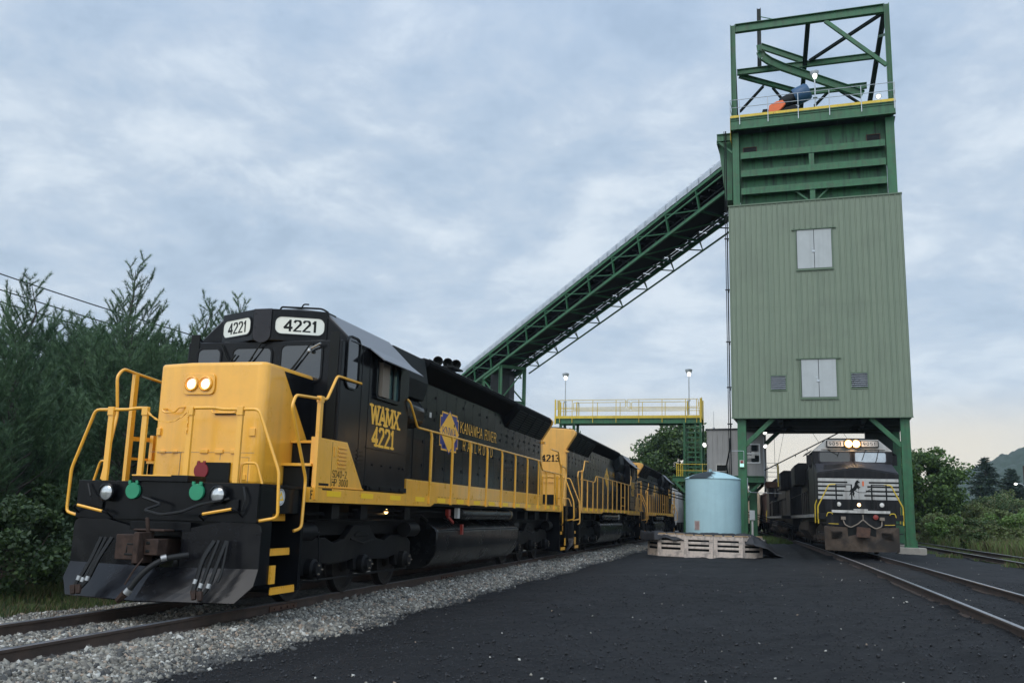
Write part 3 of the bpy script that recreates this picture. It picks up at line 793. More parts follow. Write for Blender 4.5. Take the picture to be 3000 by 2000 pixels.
def spruce(label, loc, h, base, nw=38, mats=None):
    t = thing('spruce_tree', label, 'tree', loc, rng.uniform(0, 6), 'background trees')
    mb = MB(); limb(mb, (0,0,-.3), (0,0,h), .02*h, .01, .02, 8)
    P, D = [], []
    for i in range(nw):
        f = (i+.2)/nw; z = h*(.04+.94*f)
        for k in range(8):
            a = rng.uniform(0, 6.283); L_ = (base*(1-f)**.9+.25)*rng.uniform(.65, 1.2)
            d = np.array([math.cos(a), math.sin(a), .35-.6*(1-f)+rng.uniform(-.15,.15)])
            e = np.array([0, 0, z])+d*L_
            mb.cyl((0,0,z), e, .03*(1-f)+.01, .006, 4, 0, False)
            m = int(34*L_)
            tt = rng.uniform(.15, 1, m)[:, None]
            w = rng.normal(0, 1, (m, 3))*np.array([.28, .28, .12])*(1.15-tt)*L_*.55
            P.append(np.array([0,0,z])+d*L_*tt+w-np.array([0,0,.12])*tt**2*L_); D.append(np.repeat(d[None], m, 0)+w)
    mb.build('trunk', M['bark'], t)
    leaves('crown', np.concatenate(P), .2, mats or [M['spruce'], M['leafdark']], [.8, .2], t, .22, .3, np.concatenate(D))
spruce('blue green conifer standing before the hill at right', (23.9, 110, 0), 9.0, 3.6)
spruce('dark conifer near the right border under the hill', (26.9, 112, 0), 7.9, 3.4)
spruce('smaller conifer filling in between the two larger conifers', (25.5, 116, 0), 6.0, 3.2)
BUSH = [ # x, y, h, r, kind, label
 (15.6, 62, 2.1, 1.9, 1, 'bright green bush at the right border above the low track'),
 (17.6, 70, 2.6, 2.2, 1, 'light green shrub at the right border behind the bright bush'),
 (16.4, 76, 2.7, 1.9, 0, 'olive shrub with upright shoots left of the light green shrub'),
 (13.9, 70, 2.0, 1.3, 2, 'grey green bush left of the white marker sign'),
 (12.2, 70, 2.2, 1.5, 0, 'bush at the foot of the large bright green tree'),
 (15.1, 86, 3.0, 1.8, 2, 'dark bush behind the tan shed'),
 (18.9, 84, 3.6, 2.6, 2, 'dark green bush under the conifers'),
 (21.5, 92, 4.0, 3.0, 0, 'wide bush below the street lamp pole'),
 (14.9, 66, 1.6, 1.1, 2, 'brownish bush right of the white marker sign'),
 (13.4, 60, 1.3, 1.2, 0, 'low bush on the bank nearest the low track'),
 (17.9, 60, 1.8, 1.6, 1, 'low bright bush cut by the right border'),
 (12.6, 64, 1.25, 1.1, 0, 'olive weed clump left of the marker board, near the low track'),
 (14.6, 58, 1.2, 1.2, 0, 'yellowish low shrub between the marker board and the bright bush'),
 (16.6, 66, 2.0, 1.4, 0, 'upright olive shrub behind the bright green bush'),
 (12.0, 57, .9, .9, 2, 'small dark clump nearest the tower footing'),
 (11.8, 66, 1.7, 1.2, 1, 'light green shrub against the right tower leg'),
 (15.9, 56, 1.3, 1.3, 1, 'low light bush at the right border close to the rails'),
]
for x, y, h, r, k, lab in BUSH:
    mm = [[M['brush'], M['weed']], [M['brushbright'], M['brush']], [M['leaf'], M['weed']]][k]
    broadleaf('shrub', lab, (x, y, float(soil_z(x, y))), h, r, h*.5, 36, 7000, .085, mm, [.7, .3], 'shrubs on the right bank', .02, False, 'shrub')

def blades(name, x, y, h, w, mats, probs, label, cat, lean=.35):
    n = len(x); z = np.maximum(soil_z(x, y), np.maximum(coal_z(x, y), np.where(x < -5, ball_z(x, y), -9)))-.02
    a = rng.uniform(0, 6.283, n); s = np.stack([np.cos(a), np.sin(a), np.zeros(n)], -1)*w[:, None]
    b = np.stack([x, y, z], -1); l = rng.normal(0, lean, (n, 2))*h[:, None]
    mid = b+np.stack([l[:, 0]*.35, l[:, 1]*.35, h*.6], -1); tip = b+np.stack([l[:, 0], l[:, 1], h], -1)
    V = np.stack([b-s, b+s, mid+s*.7, tip, mid-s*.7], 1).reshape(-1, 3)
    o = mesh_np(name, V, np.arange(5*n).reshape(n, 5), mats, rng.choice(len(mats), n, p=probs))
    return setp(o, label, cat, kind='stuff')
def patch(n, x0, x1, y0, y1, f=.35, thr=-.05):
    x, y = rng.uniform(x0, x1, n), rng.uniform(y0, y1, n)
    k = fbm(x*f, y*f, 3) > thr
    return x[k], y[k]
x, y = patch(26000, -14.5, -11.1, 8, 19, .8, -.25)
blades('grass', x, y, rng.uniform(.05, .2, len(x)), rng.uniform(.004, .008, len(x)), [M['grass'], M['drygrass'], M['leafdark']], [.5, .2, .3], 'rough green grass along the left edge of the ballast', 'grass')
x, y = patch(46000, 7.6, 11.8, 36, 92, .5, -.02); k = (x-7.6)*.5+fbm(x, y*.6, 2)*2.5 > .7; x, y = x[k], y[k]
blades('grass', x, y, rng.uniform(.06, .22, len(x)), rng.uniform(.008, .02, len(x)), [M['grass'], M['drygrass'], M['leafbright']], [.6, .2, .2], 'green grass between the tower footing and the low track', 'grass')
x, y = patch(22000, -3.2, 2.2, 62, 112, .2, -.1)
blades('grass', x, y, rng.uniform(.06, .2, len(x)), rng.uniform(.012, .03, len(x)), [M['grass'], M['leafbright']], [.7, .3], 'green grass patch seen through the tower between the trains', 'grass')
x, y = patch(60000, 11.0, 22, 44, 96, .3, -.22)
blades('tall_weeds', x, y, rng.uniform(.22, .85, len(x)), rng.uniform(.010, .026, len(x)), [M['weed'], M['drygrass'], M['brush'], M['brushbright']], [.36, .14, .34, .16], 'tall mixed weeds covering the right bank behind the low track', 'weeds', .2)
x, y = rng.uniform(-10.6, -9.5, 160), rng.uniform(11.6, 13.6, 160)
blades('dry_weeds', x, y, rng.uniform(.06, .18, 160), np.full(160, .004), [M['drygrass'], M['rust']], [.4, .6], 'thin dry weeds standing by the far rail', 'weeds', .15)

# ---------------------------------------------------------------- hills
M['forest'] = leafmat('hill_forest', (.018,.035,.014), (.04,.065,.025), .1)
def hill(name, y0, depth, prof, seed, bump):
    xs = np.linspace(prof[0][0], prof[-1][0], 340); vs = np.linspace(0, 1, 46)
    X, Vv = np.meshgrid(xs, vs, indexing='ij')
    H = np.interp(X, [p[0] for p in prof], [p[1] for p in prof])
    prof_v = np.sin(np.clip(Vv, 0, 1)*math.pi*.62)/1.0
    Y = y0+depth*Vv
    sc = bump*1.4
    Z = H*prof_v*(1+.10*fbm(X*.004+seed, Y*.006, 3))+bump*(fbm(X/sc+seed*7, Y/sc*2, 3)+.45)*np.clip(Vv*8, 0, 1)-3
    V = np.stack([X, Y, Z], -1).reshape(-1, 3); ny = len(vs)
    i, j = np.meshgrid(np.arange(len(xs)-1), np.arange(ny-1), indexing='ij'); k = (i*ny+j).ravel()
    o = mesh_np(name, V, np.stack([k, k+ny, k+ny+1, k+1], -1), M['forest'], smooth=True); o['kind'] = 'structure'
hill('hill', 600, 240, [(70, 0), (105, 4), (125, 18), (157, 42), (172, 50), (185, 56), (198, 62), (211, 66), (320, 100), (700, 150)], 1.3, 5.)
hill('hills', 880, 300, [(-420, 30), (-180, 35), (-36, 29), (-6, 27), (18, 25), (54, 17), (120, 12), (250, 36)], 4.1, 5.)
# ---------------------------------------------------------------- yellow and black road engines: x = right, y = towards the rear, z up
def rrect(w, h, r, n=4):
    p = []
    for cx, cy, a in ((w/2-r, h/2-r, 0), (-w/2+r, h/2-r, 90), (-w/2+r, -h/2+r, 180), (w/2-r, -h/2+r, 270)):
        p += arc(cx, cy, r, r, a, a+90, n)
    return p
def window(parent, name, o, u, v, w, h, r, glass, frame, fr=.035, out=.025):
    """a pane with a rounded raised rubber frame; o = centre on the wall, u, v in the wall"""
    o, u, v = Vector(o), Vector(u).normalized(), Vector(v).normalized(); n = u.cross(v)
    mb = MB()
    a, b = rrect(w, h, r), rrect(w+2*fr, h+2*fr, r+fr)
    k = len(a)
    A = [o+u*x+v*y+n*out for x, y in a]; B = [o+u*x+v*y+n*out for x, y in b]
    C0 = [o+u*x+v*y+n*.004 for x, y in a]; D = [o+u*x+v*y-n*.01 for x, y in b]
    mb.add(A+B+C0+D, [(i, (i+1) % k, k+(i+1) % k, k+i)[::-1] for i in range(k)]+[(i, 2*k+i, 2*k+(i+1) % k, (i+1) % k)[::-1] for i in range(k)]+[(k+i, k+(i+1) % k, 3*k+(i+1) % k, 3*k+i)[::-1] for i in range(k)])
    wob = mb.build(name, frame, parent)
    g = MB(); g.prism(a, o+n*.003, u, v, n*.004); g.build('pane', glass, wob)
    return wob
def round_lamp(parent, name, o, ax, r, house, lens, depth=.1, ring=None, bulb=None, boff=(0, 0, 0)):
    mb = MB(); mb.lathe([(r*.9, -depth), (r*1.12, -depth*.6), (r*1.15, 0), (r*.98, .012), (r*.96, -.02)], o, ax, 20)
    mb.lathe([(0.0001, .012), (r*.55, .006), (r*.97, -.018)], o, ax, 20, 1)
    if bulb: mb.lathe([(.0001, .018), (r*.5, .014), (r*.68, .006)], Vector(o)+Vector(boff), ax, 16, 2)
    return mb.build(name, [ring or house, lens]+([bulb] if bulb else []), parent, 40)
def box_part(name, parent, m, *b, bevel=0.):
    mb = MB(); mb.box(*b); return mb.build(name, m, parent, bevel=bevel)

SILL = [(.82,1.60),(6.44,1.61),(6.70,1.68),(14.84,1.68),(15.14,1.61),(20.39,1.61),(20.39,1.83),(.82,1.83)]
def engine(label, loc, rz, number, worn=False, front=True, rear=True, old=False):
    Y_, B_ = (M['yellow_worn'], M['blackworn']) if worn else (M['yellow'], M['black'])
    U, Bk = M['under'], M['black']
    t = thing('diesel_locomotive', label, 'locomotive', loc, rz, 'yellow and black engines on the near track')
    X, Y, Z = Vector((1,0,0)), Vector((0,1,0)), Vector((0,0,1))
    # --- frame
    mb = MB()
    mb.box(-1.0, 1.0, -.5, 21.7, 1.05, 1.6); mb.box(-1.46, 1.46, .82, 20.39, 1.62, 1.80)
    for a, b in ((-.58, .82), (20.39, 21.78)): mb.box(-1.02, 1.02, a, b, 1.61, 1.826); mb.box(-1.5, 1.5, a, b, 1.79, 1.83)
    mb.box(-.55, .55, -.3, 21.5, .75, 1.04)
    for s in (-1, 1):
        mb.tube([(s*1.2, 1.0, 1.42), (s*1.2, 6.8, 1.42), (s*1.15, 7.4, 1.3)], .035, 6); mb.tube([(s*1.3, 3, 1.5), (s*1.3, 8.5, 1.5)], .025, 6)
        for y in (2.2, 3.4, 5.6, 15.8, 17.2, 18.9): mb.box(s*1.25-.12, s*1.25+.12, y-.15, y+.15, 1.34, 1.58)
    mb.build('underframe', U, t)
    for s in (-1, 1):
        mb = MB(); mb.prism(SILL, (s*1.5, 0, 0), Y, Z, X*(s*.06))
        for k in range(14):
            a = 1.43+1.363*k; b = a+.53 if k < 13 else a+.4
            x = s*1.5635
            if b < 20.3: mb.box(x-.003*s-.001, x-.003*s+.004*s+.001, a, b, 1.70, 1.79, 1)
        for y in (6.30, 7.75, 9.2, 10.65, 12.1, 13.55, 15.05, 16.55): mb.box(s*1.56, s*1.575, y-.05, y+.05, 1.68, 1.74, 0)
        # drain slots along the deck edge
        for k in range(60):
            y = 6.9+k*.22
            mb.box(s*1.561-.001, s*1.563+.001, y, y+.13, 1.815, 1.822, 2)
        mb.box(s*1.561-.002, s*1.563+.002, 1.25, 1.6, 1.86-.06, 1.86-.035, 2)
        mb.build('side_sill', [Y_, M['reflector'], M['ink']], t)
        if not worn: box_part('lower_stripe', t, Y_, s*.86 if s > 0 else -.93, .93 if s > 0 else -.86, 6.62, 20.05, 1.835, 2.19, bevel=.01)
    # --- end plates, steps, plow, coupler at both ends
    for end in ([0] if front else [])+([1] if rear else []):
        e = lambda p: Vector(p) if end == 0 else Vector((-p[0], 21.2-p[1], p[2]))
        fl = lambda poly: poly
        def P(mb, pts, thick, m=0):
            """plate through pts (closed outline in 3D) with thickness vector"""
            pts = [e(p) for p in pts]; w = Vector(thick) if end == 0 else Vector((-thick[0], -thick[1], thick[2]))
            n = len(pts); k = len(mb.v); mb.v += [tuple(p) for p in pts]+[tuple(p+w) for p in pts]
            nr = Vector((0,0,0))
            for i in range(n): nr += pts[i].cross(pts[(i+1) % n])
            fw = tuple(range(n)); bk = tuple(range(2*n-1, n-1, -1))
            sd = [(i, n+i, n+(i+1) % n, (i+1) % n) for i in range(n)]
            if nr.dot(w) > 0: fw, bk, sd = fw[::-1], bk[::-1], [f[::-1] for f in sd]
            for f in [fw, bk]+sd: mb.f.append(tuple(i+k for i in f)); mb.m.append(m)
        def bx(mb, x0, x1, y0, y1, z0, z1, m=0):
            a, b = e((x0, y0, z0)), e((x1, y1, z1))
            mb.box(min(a.x, b.x), max(a.x, b.x), min(a.y, b.y), max(a.y, b.y), z0, z1, m)
        mb = MB()
        bx(mb, -1.5, 1.5, -.62, -.56, 1.28, 1.83); bx(mb, -1.05, 1.05, -.55, -.2, 1.05, 1.6)
        bx(mb, -.56, .37, -.66, -.2, 1.83, 1.925)
        bx(mb, -.56, .10, -.672, -.66, 1.905, 1.925, 1)
        for s in (-1, 1): bx(mb, s*1.02, s*1.22, -.66, -.63, 1.42, 1.6)
        mb.build('end_plate', [Bk, Y_], t, bevel=.008)
        # plow blade: two swept wings and a band below the coupler pocket
        mb = MB()
        tp, bt = lambda a: (-.72+.16*a, 1.28+.04*a), lambda a: (-1.12+.34*a, .20)
        def wp(s, a, f):   # point on a wing: a = 0 centre .. 1 corner, f = 0 bottom .. 1 top
            y0, z0 = bt(a); y1, z1 = tp(a); g = min(1, f/.40); return (s*1.55*a, y0+(y1-y0)*g, z0+(z1-z0)*f)
        rows = [0, .10, .20, .30, .40, .46, .52, .66, .86]
        for s in (-1, 1):
            k0 = len(mb.v); na = 9
            for f in rows:
                hi = min(1., .88+f*.6)
                for i in range(na): mb.v.append(tuple(e(wp(s, .24+(hi-.24)*i/(na-1), f))))
            for i in range(na):
                a_ = .24+.76*i/(na-1); mb.v.append(tuple(e(wp(s, min(a_, .985), .88+.12*min(1, max(0, (a_-.24)/.45))-(.07 if i == na-1 else 0)))))
            for r in range(len(rows)):
                for i in range(na-1):
                    q = k0+r*na+i; fc = (q, q+1, q+na+1, q+na)
                    mb.f.append(fc if s > 0 else fc[::-1]); mb.m.append(0)
        k0 = len(mb.v)
        for f in rows[:5]:
            for i in range(5): a_ = -.24+.12*i; mb.v.append(tuple(e(wp(1 if a_ > 0 else -1, abs(a_), f))))
        for r in range(4):
            for i in range(4): q = k0+r*5+i; mb.f.append((q, q+1, q+6, q+5)); mb.m.append(0)
        pw = mb.build('snow_plow', M['plow'], t); so = pw.modifiers.new('thick', 'SOLIDIFY'); so.thickness = .03; so.offset = -1
        mb = MB()
        P(mb, [(-.5,-.68,1.14), (.5,-.68,1.14), (.5,-.68,1.26), (-.5,-.68,1.26)], (0, .05, 0))
        mb.build('pilot_beam', Bk, t, bevel=.006)
        def hose(pts, r, clamp=None, tip=None, cr=.036):
            q = MB(); q.tube([e(p) for p in pts], r, 6, 0)
            if clamp: q.cyl(e((clamp[0], clamp[1]-.005, clamp[2]+.03)), e((clamp[0]-.01, clamp[1]-.02, clamp[2]-.03)), cr, n=8, m=1)
            if tip: q.cyl(e((tip[0], tip[1], tip[2]+.06)), e((tip[0]+.03, tip[1]-.03, tip[2]-.05)), .05, .035, 7, 2)
            q.build('brake_hose', [M['rubber'], M['steel'], M['couplerrust']], t, 50)
        hose([(.98,-.80,1.02), (.90,-.93,.78), (.88,-1.0,.50), (.87,-1.05,.34)], .035, (.875,-1.0,.48), (.88,-1.05,.30))
        hose([(1.05,-.80,1.03), (1.0,-.92,.70), (.96,-1.0,.42), (.94,-1.05,.30)], .026, (.965,-1.0,.43), (.98,-1.06,.29))
        hose([(1.17,-.80,1.03), (1.12,-.92,.70), (1.08,-1.0,.42), (1.0,-1.05,.30)], .028, (1.085,-1.0,.43)); hose([(1.19,-.80,1.03), (1.19,-.9,.6), (1.17,-.95,.48)], .02)
        hose([(-.86,-.80,1.02), (-.92,-.9,.7), (-1.0,-1.0,.44), (-1.06,-1.05,.30)], .03, (-.995,-1.0,.45), (-1.04,-1.06,.29))
        hose([(-.78,-.80,1.02), (-.86,-.9,.7), (-.93,-1.0,.42), (-1.0,-1.05,.30)], .026, (-.925,-1.0,.43))
        hose([(-.68,-.80,1.02), (-.78,-.95,.69), (-.85,-1.0,.44), (-.95,-1.06,.3)], .032, (-.85,-1.0,.45), (-.95,-1.06,.30))
        q = MB(); q.tube([e(p) for p in [(.62,-.85,.82), (.36,-1.05,.77), (.16,-1.18,.60), (0,-1.25,.34), (-.12,-1.22,.24)]], .042, 8, 0)
        q.cyl(e((.40,-1.03,.785)), e((.34,-1.07,.765)), .05, n=8, m=1); q.cyl(e((.02,-1.24,.36)), e((-.03,-1.245,.30)), .055, n=8, m=1)
        q.cyl(e((-.05,-1.25,.30)), e((-.17,-1.22,.2)), .055, .045, 7, 2); q.build('train_line_hose', [M['rubber'], M['steel'], M['couplerrust']], t, 50)
        q = MB(); q.tube([e(p) for p in [(.15,-1.2,.77), (.08,-1.28,.62), (-.04,-1.28,.42)]], .012, 6, 0); q.build('hose_chain', M['couplerrust'], t, 50)
        # coupler
        mb = MB()
        bx(mb, -.12, .12, -.95, -.3, .80, 1.02)
        bx(mb, -.30, -.01, -1.22, -.9, .745, 1.085); bx(mb, .0, .085, -1.25, -.9, .70, 1.12); bx(mb, .09, .31, -1.13, -.9, .81, 1.03)
        bx(mb, -.12, -.012, -1.224, -1.2, .94, .97, 1); bx(mb, -.15, -.012, -1.224, -1.2, .80, .835, 1); bx(mb, -.125, -.10, -1.2245, -1.2, .835, .94, 1)
        bx(mb, .12, .19, -1.135, -1.1, .95, 1.0, 1); bx(mb, .12, .19, -1.135, -1.1, .84, .89, 1)
        bx(mb, -.20, .30, -1.0, -.75, 1.13, 1.16); mb.cyl(e((.05,-1.0,1.1)), e((.02,-1.02,1.32)), .03, n=6)
        mb.build('coupler', [M['couplerrust'], M['ink']], t, 40, bevel=.018)
        if end == 0 or worn:
            pass
        mb = MB()
        mb.tube([e((-.30,-.72,1.60)), e((.06,-.78,1.51)), e((-.10,-.95,1.42)), e((.22,-1.0,1.36)), e((.52,-.95,1.41)), e((.66,-.78,1.51)), e((1.1,-.7,1.61))], .02, 6, smooth=5)
        mb.build('jumper_cable', M['rubber'], t, 50)
        for pp in ([(1.28,-.66,1.78), (1.35,-.7,1.6), (1.3,-.68,1.45)], [(-1.3,-.66,1.78), (-1.2,-.7,1.6)]): mb = MB(); mb.tube([e(p) for p in pp], .015, 5); mb.build('cable', M['rubber'], t, 50)
        for s in (-1, 1):
            mb = MB(); a, b = (.66, 1.22) if s > 0 else (-.86, -1.40)
            mb.tube([e((a,-.62,1.30)), e((a,-.74,1.36)), e((a+.02*s,-.76,1.38)), e((b,-.76,1.47)), e((b+.05*s,-.74,1.43)), e((b+.05*s,-.62,1.36))], .014, 6, 0)
            mb.tube([e((a+.07*s,-.762,1.386)), e((b-.04*s,-.762,1.465))], .022, 6, 1)
            mb.build('cut_lever', [U, Y_], t, 50)
            # stepwell and its steps
            mb = MB()
            bx(mb, s*1.0, s*1.04, -.55, .82, .32, 1.79); bx(mb, s*1.04, s*1.5, .72, .80, .28, 1.79); bx(mb, s*1.04, s*1.5, -.55, -.18, .42, 1.79)
            bx(mb, s*1.42, s*1.46, -.55, .80, 1.42, 1.785)
            for z, x, y0, y1 in ((.30, 1.50, -.12, .60), (.84, 1.38, -.12, .60), (1.34, 1.27, -.12, .60)):
                bx(mb, s*1.03, s*x, y0, y1, z, z+.05)
                bx(mb, s*x, s*(x+.02), y0, y1, z-.035, z+.04, 1)
                for k in range(11): bx(mb, s*x, s*(x+.02), y0+.01+k*.066, y0+.05+k*.066, z+.04, z+.07, 1)
            bx(mb, s*1.50, s*1.53, -.17, -.03, .42, .68, 1); bx(mb, s*1.40, s*1.42, -.17, -.12, .93, 1.12, 1)
            mb.build('step_well', [Bk, Y_], t)
        # pipe rails over the end plate
        for s in (-1, 1):
            hr = MB(); k = s
            inner = .27 if s > 0 else -.50
            hr.tube([e((inner,-.57,2.91)), e((k*.66,-.57,2.915)), e((k*.80,-.57,2.89)), e((k*1.38,-.57,2.89)), e((k*1.74,-.52,2.0)), e((k*1.76,-.50,1.36)), e((k*1.50,-.55,1.31))], .024, 8)
            hr.tube([e((k*1.13,-.50,1.84)), e((k*1.13,-.50,2.12)), e((k*1.32,-.42,2.13)), e((k*1.42,-.40,1.83))], .02, 8)
            h = hr.build('end_handrail', Y_, t, 50)
            for a in (inner, k*1.09):
                q = MB(); q.beam(e((a,-.57,1.83)), e((a,-.57,2.90)), .085, .05, (0,1,0)); q.beam(e((a,-.575,2.80)), e((a,-.575,2.93)), .10, .07, (0,1,0)); q.build('stanchion', Y_, h, bevel=.006)
        mb = MB()
        pts = [e((-.50+.77*i/14, -.59, 2.90-.20*(1-(2*i/14-1)**2))) for i in range(15)]
        for i in range(14):
            mb.beam(pts[i], pts[i+1], .028, .012, (0, 1, 0) if i % 2 else (0, 0, 1))
        for i in range(7): mb.beam(e((.24,-.60,2.88-i*.05)), e((.245,-.60,2.83-i*.05)), .03, .012, (0,1,0) if i % 2 else (1,0,0))
        mb.build('safety_chain', Y_, t)
        for s in (-1, 1):
            round_lamp(t, 'ditch_light', e((s*.92,-.74,1.66)), e((0,-1,0))-e((0,0,0)), .115, Bk, M['lens'], .13)
            if end == 0:
                mb = MB(); c = e((s*.53,-.655,1.69)); mb.lathe([(0.0001,.01), (.115,.01), (.12,0), (.12,-.03)], c, (0,-1,0), 20); mb.box(c.x-.08, c.x-.04, c.y-.01, c.y+.02, c.z+.1, c.z+.15); mb.box(c.x+.04, c.x+.08, c.y-.01, c.y+.02, c.z+.1, c.z+.15)
                mb.build('gladhand_cover', M['green_disc'], t, 40)
    # --- short hood
    if front:
        mb = MB()
        plan = [(-.99,.38),(-.36,.24),(.90,.24),(.99,.32),(.99,1.85),(-.99,1.85)]
        mb.prism(plan, (0,0,1.835), X, Y, Z*1.90)
        nose = mb.build('short_hood', Y_, t, 30, bevel=.07, seg=4)
        for s in (-1, 1): mb = MB(); mb.prism([(.80,3.66),(1.84,3.66),(1.84,1.84),(1.40,1.84),(1.40,2.62),(1.72,2.62)], (s*.991, 0, 0), Y, Z, X*(s*.004)); mb.build('side_panel', Bk, nose)
        mb = MB(); mb.box(-.07, .50, .20, .26, 1.84, 2.16); mb.build('opening', M['ink'], nose)
        mb = MB()
        for x0, x1, z0, z1 in ((-.94,.88,2.312,2.318), (.30,.306,2.318,2.20), (-.40,-.394,1.86,2.318), (.56,.80,2.24,2.246), (.80,.806,1.86,2.246)):
            mb.box(x0, x1, (.2375 if x0 > -.5 else .2375), .242, min(z0, z1), max(z0, z1))
        mb.build('seam', M['tan'], nose)
        mb = MB(); mb.beam((-.90,.352,2.31), (-.42,.250,2.31), .006, .008); mb.build('seam', M['tan'], nose)
        mb = MB()
        for x, z in ((.02,2.33), (.55,2.33), (.28,2.33)): mb.box(x-.07, x+.07, .215, .245, z-.03, z+.03)
        for x, y in ((-.78,.31), (-.52,.26)): mb.box(x-.05, x+.05, y-.01, y+.04, 2.30, 2.34); mb.box(x-.06, x+.06, y-.0, y+.04, 1.88, 1.91)
        mb.box(.66,.77,.222,.245,1.9,1.99); mb.box(.78,.88,.216,.245,2.57,2.69)
        mb.box(-.93,-.86,.32,.38,2.58,2.70); mb.build('hinge', Y_, nose, bevel=.006)
        mb = MB()
        mb.tube([(.12,.24,3.0),(.12,.17,3.0),(.14,.165,2.92),(.55,.165,2.92),(.60,.165,3.0),(.60,.24,3.02)], .014, 6, 0)
        mb.tube([(-.78,.33,3.0),(-.80,.22,2.98),(-.74,.22,2.93),(-.52,.19,2.94),(-.47,.18,3.01),(-.40,.24,3.02)], .014, 6, 0)
        mb.box(.16,.52,.222,.241,2.895,2.915,1); mb.build('grab_iron', [Y_, M['ink']], nose, 50)
        mb = MB(); mb.prism(rrect(.56,.33,.08), (-.165,.235,3.38), X, Z, Y*-.025); hp = mb.build('headlight_plate', Y_, t, bevel=.006)
        for x in (-.29, -.04): round_lamp(hp, 'headlight', (x, .185, 3.385), (0,-1,0), .104, Y_, M['reflectwarm'], .06, None, M['lampwarm'], (.01, 0, -.013))
        mb = MB(); c = Vector((.02,.19,2.03)); mb.lathe([(0.0001,.012),(.12,.01),(.125,0),(.125,-.02)], c, (0,-1,0), 20); mb.box(-.05,-.01,.18,.2,2.14,2.18); mb.box(.05,.09,.18,.2,2.14,2.18)
        mb.build('red_cover', M['red_disc'], nose, 40)
    # --- cab
    prof = [(-1.5,1.84),(1.5,1.84),(1.5,4.42),(.98,4.90),(.45,4.985),(-.45,4.985),(-.98,4.90),(-1.5,4.42)]
    mb = MB(); mb.prism([(-1.5,1.84),(1.5,1.84),(1.5,4.36),(-1.5,4.36)], (0,1.8,0), X, Z, Y*3.24)
    mb.prism([(-1.5,4.3605),(1.5,4.3605),(1.5,4.42),(.98,4.90),(.45,4.985),(-.45,4.985),(-.98,4.90),(-1.5,4.42)], (0,2.13,0), X, Z, Y*2.91)
    cab = mb.build('cab', Bk, t, bevel=.02)
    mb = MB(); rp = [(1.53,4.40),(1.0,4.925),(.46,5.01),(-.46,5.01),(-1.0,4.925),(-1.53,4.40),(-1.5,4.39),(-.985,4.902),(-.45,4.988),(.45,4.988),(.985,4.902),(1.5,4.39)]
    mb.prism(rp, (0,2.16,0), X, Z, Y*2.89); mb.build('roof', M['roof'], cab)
    for s in (-1, 1):
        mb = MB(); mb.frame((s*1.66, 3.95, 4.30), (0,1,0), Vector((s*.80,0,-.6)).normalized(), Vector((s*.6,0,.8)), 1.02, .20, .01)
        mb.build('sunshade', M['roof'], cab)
        fr = 1 if s > 0 else -1
        w = window(t, 'side_window', (s*1.5, 3.86, 3.93), (0, fr, 0), Z, 1.14, .66, .05, M['glassgreen'], Bk, .05, .05)
        mb = MB(); mb.box(min(s*1.5,s*1.56), max(s*1.5,s*1.56), 3.27, 4.43, 3.53, 3.58); mb.box(min(s*1.52,s*1.60), max(s*1.52,s*1.60), 3.40, 3.74, 3.58, 4.22, 1); mb.box(min(s*1.5,s*1.535), max(s*1.5,s*1.535), 4.10, 4.15, 3.6, 4.25); mb.build('wind_deflector', [Bk, M['tan']], w)
        window(t, 'door_window', (s*1.5, 2.25, 4.02), (0, fr, 0), Z, .50, .88, .12, M['glass'], Bk, .03, .03)
        mb = MB()
        for y in (2.68, 3.02): mb.box(min(s*1.5,s*1.508), max(s*1.5,s*1.508), y, y+.012, 1.86, 4.4)
        mb.box(min(s*1.5,s*1.52), max(s*1.5,s*1.52), 3.0, 5.0, 2.60, 2.635); mb.box(min(s*1.5,s*1.56), max(s*1.5,s*1.56), 3.05, 4.98, 1.85, 1.94)
        for y in (3.15, 3.6, 4.15, 4.6): mb.box(min(s*1.55,s*1.575), max(s*1.55,s*1.575), y, y+.22, 1.87, 1.92)
        for y in (3.35, 3.8, 4.25, 4.7, 4.9): mb.cyl((s*1.5, y, 2.32), (s*1.52, y, 2.32), .025, n=8)
        for k in range(6): mb.box(min(s*1.5,s*1.515), max(s*1.5,s*1.515), 2.62, 2.92, 2.16+.07*k, 2.19+.07*k)
        mb.build('side_trim', Bk, cab, bevel=.004)
        mb = MB(); mb.prism([(.98,1.84),(2.95,1.84),(2.2,2.63),(.98,2.63)], (s*1.45,0,0), Y, Z, X*(s*.065))
        for k in range(6): mb.box(min(s*1.515,s*1.535), max(s*1.515,s*1.535), 1.85, 2.18, 2.18+.065*k, 2.205+.065*k)
        mb.box(min(s*1.515,s*1.53), max(s*1.515,s*1.53), 1.70, 1.76, 2.36, 2.52); mb.box(min(s*1.515,s*1.53), max(s*1.515,s*1.53), 1.69, 2.94, 1.845, 1.865)
        mb.box(min(s*1.513,s*1.518), max(s*1.513,s*1.518), 1.625, 1.635, 1.86, 2.6, 1)
        mb.box(min(s*1.513,s*1.518), max(s*1.513,s*1.518), 1.15, 1.56, 1.87, 1.91, 1)
        mb.build('battery_box', [Y_, M['ink']], t, bevel=.006)
        # steps up to the cab door
        mb = MB(); mb.box(min(s*1.0,s*1.5), max(s*1.0,s*1.5), .98, 1.78, 1.84, 2.16); mb.box(min(s*1.0,s*1.5), max(s*1.0,s*1.5), 1.22, 1.78, 2.16, 2.54)
        mb.box(min(s*.98,s*1.5), max(s*.98,s*1.5), .92, 1.2, 2.162, 2.205, 1); mb.box(min(s*1.0,s*1.5), max(s*1.0,s*1.5), 1.16, 1.5, 2.542, 2.585, 1)
        mb.build('cab_steps', [M['ink'], Y_], t)
        box_part('front_door', cab, M['ink'], s*1.36-.085, s*1.36+.085, 1.785, 1.81, 2.62, 4.5)
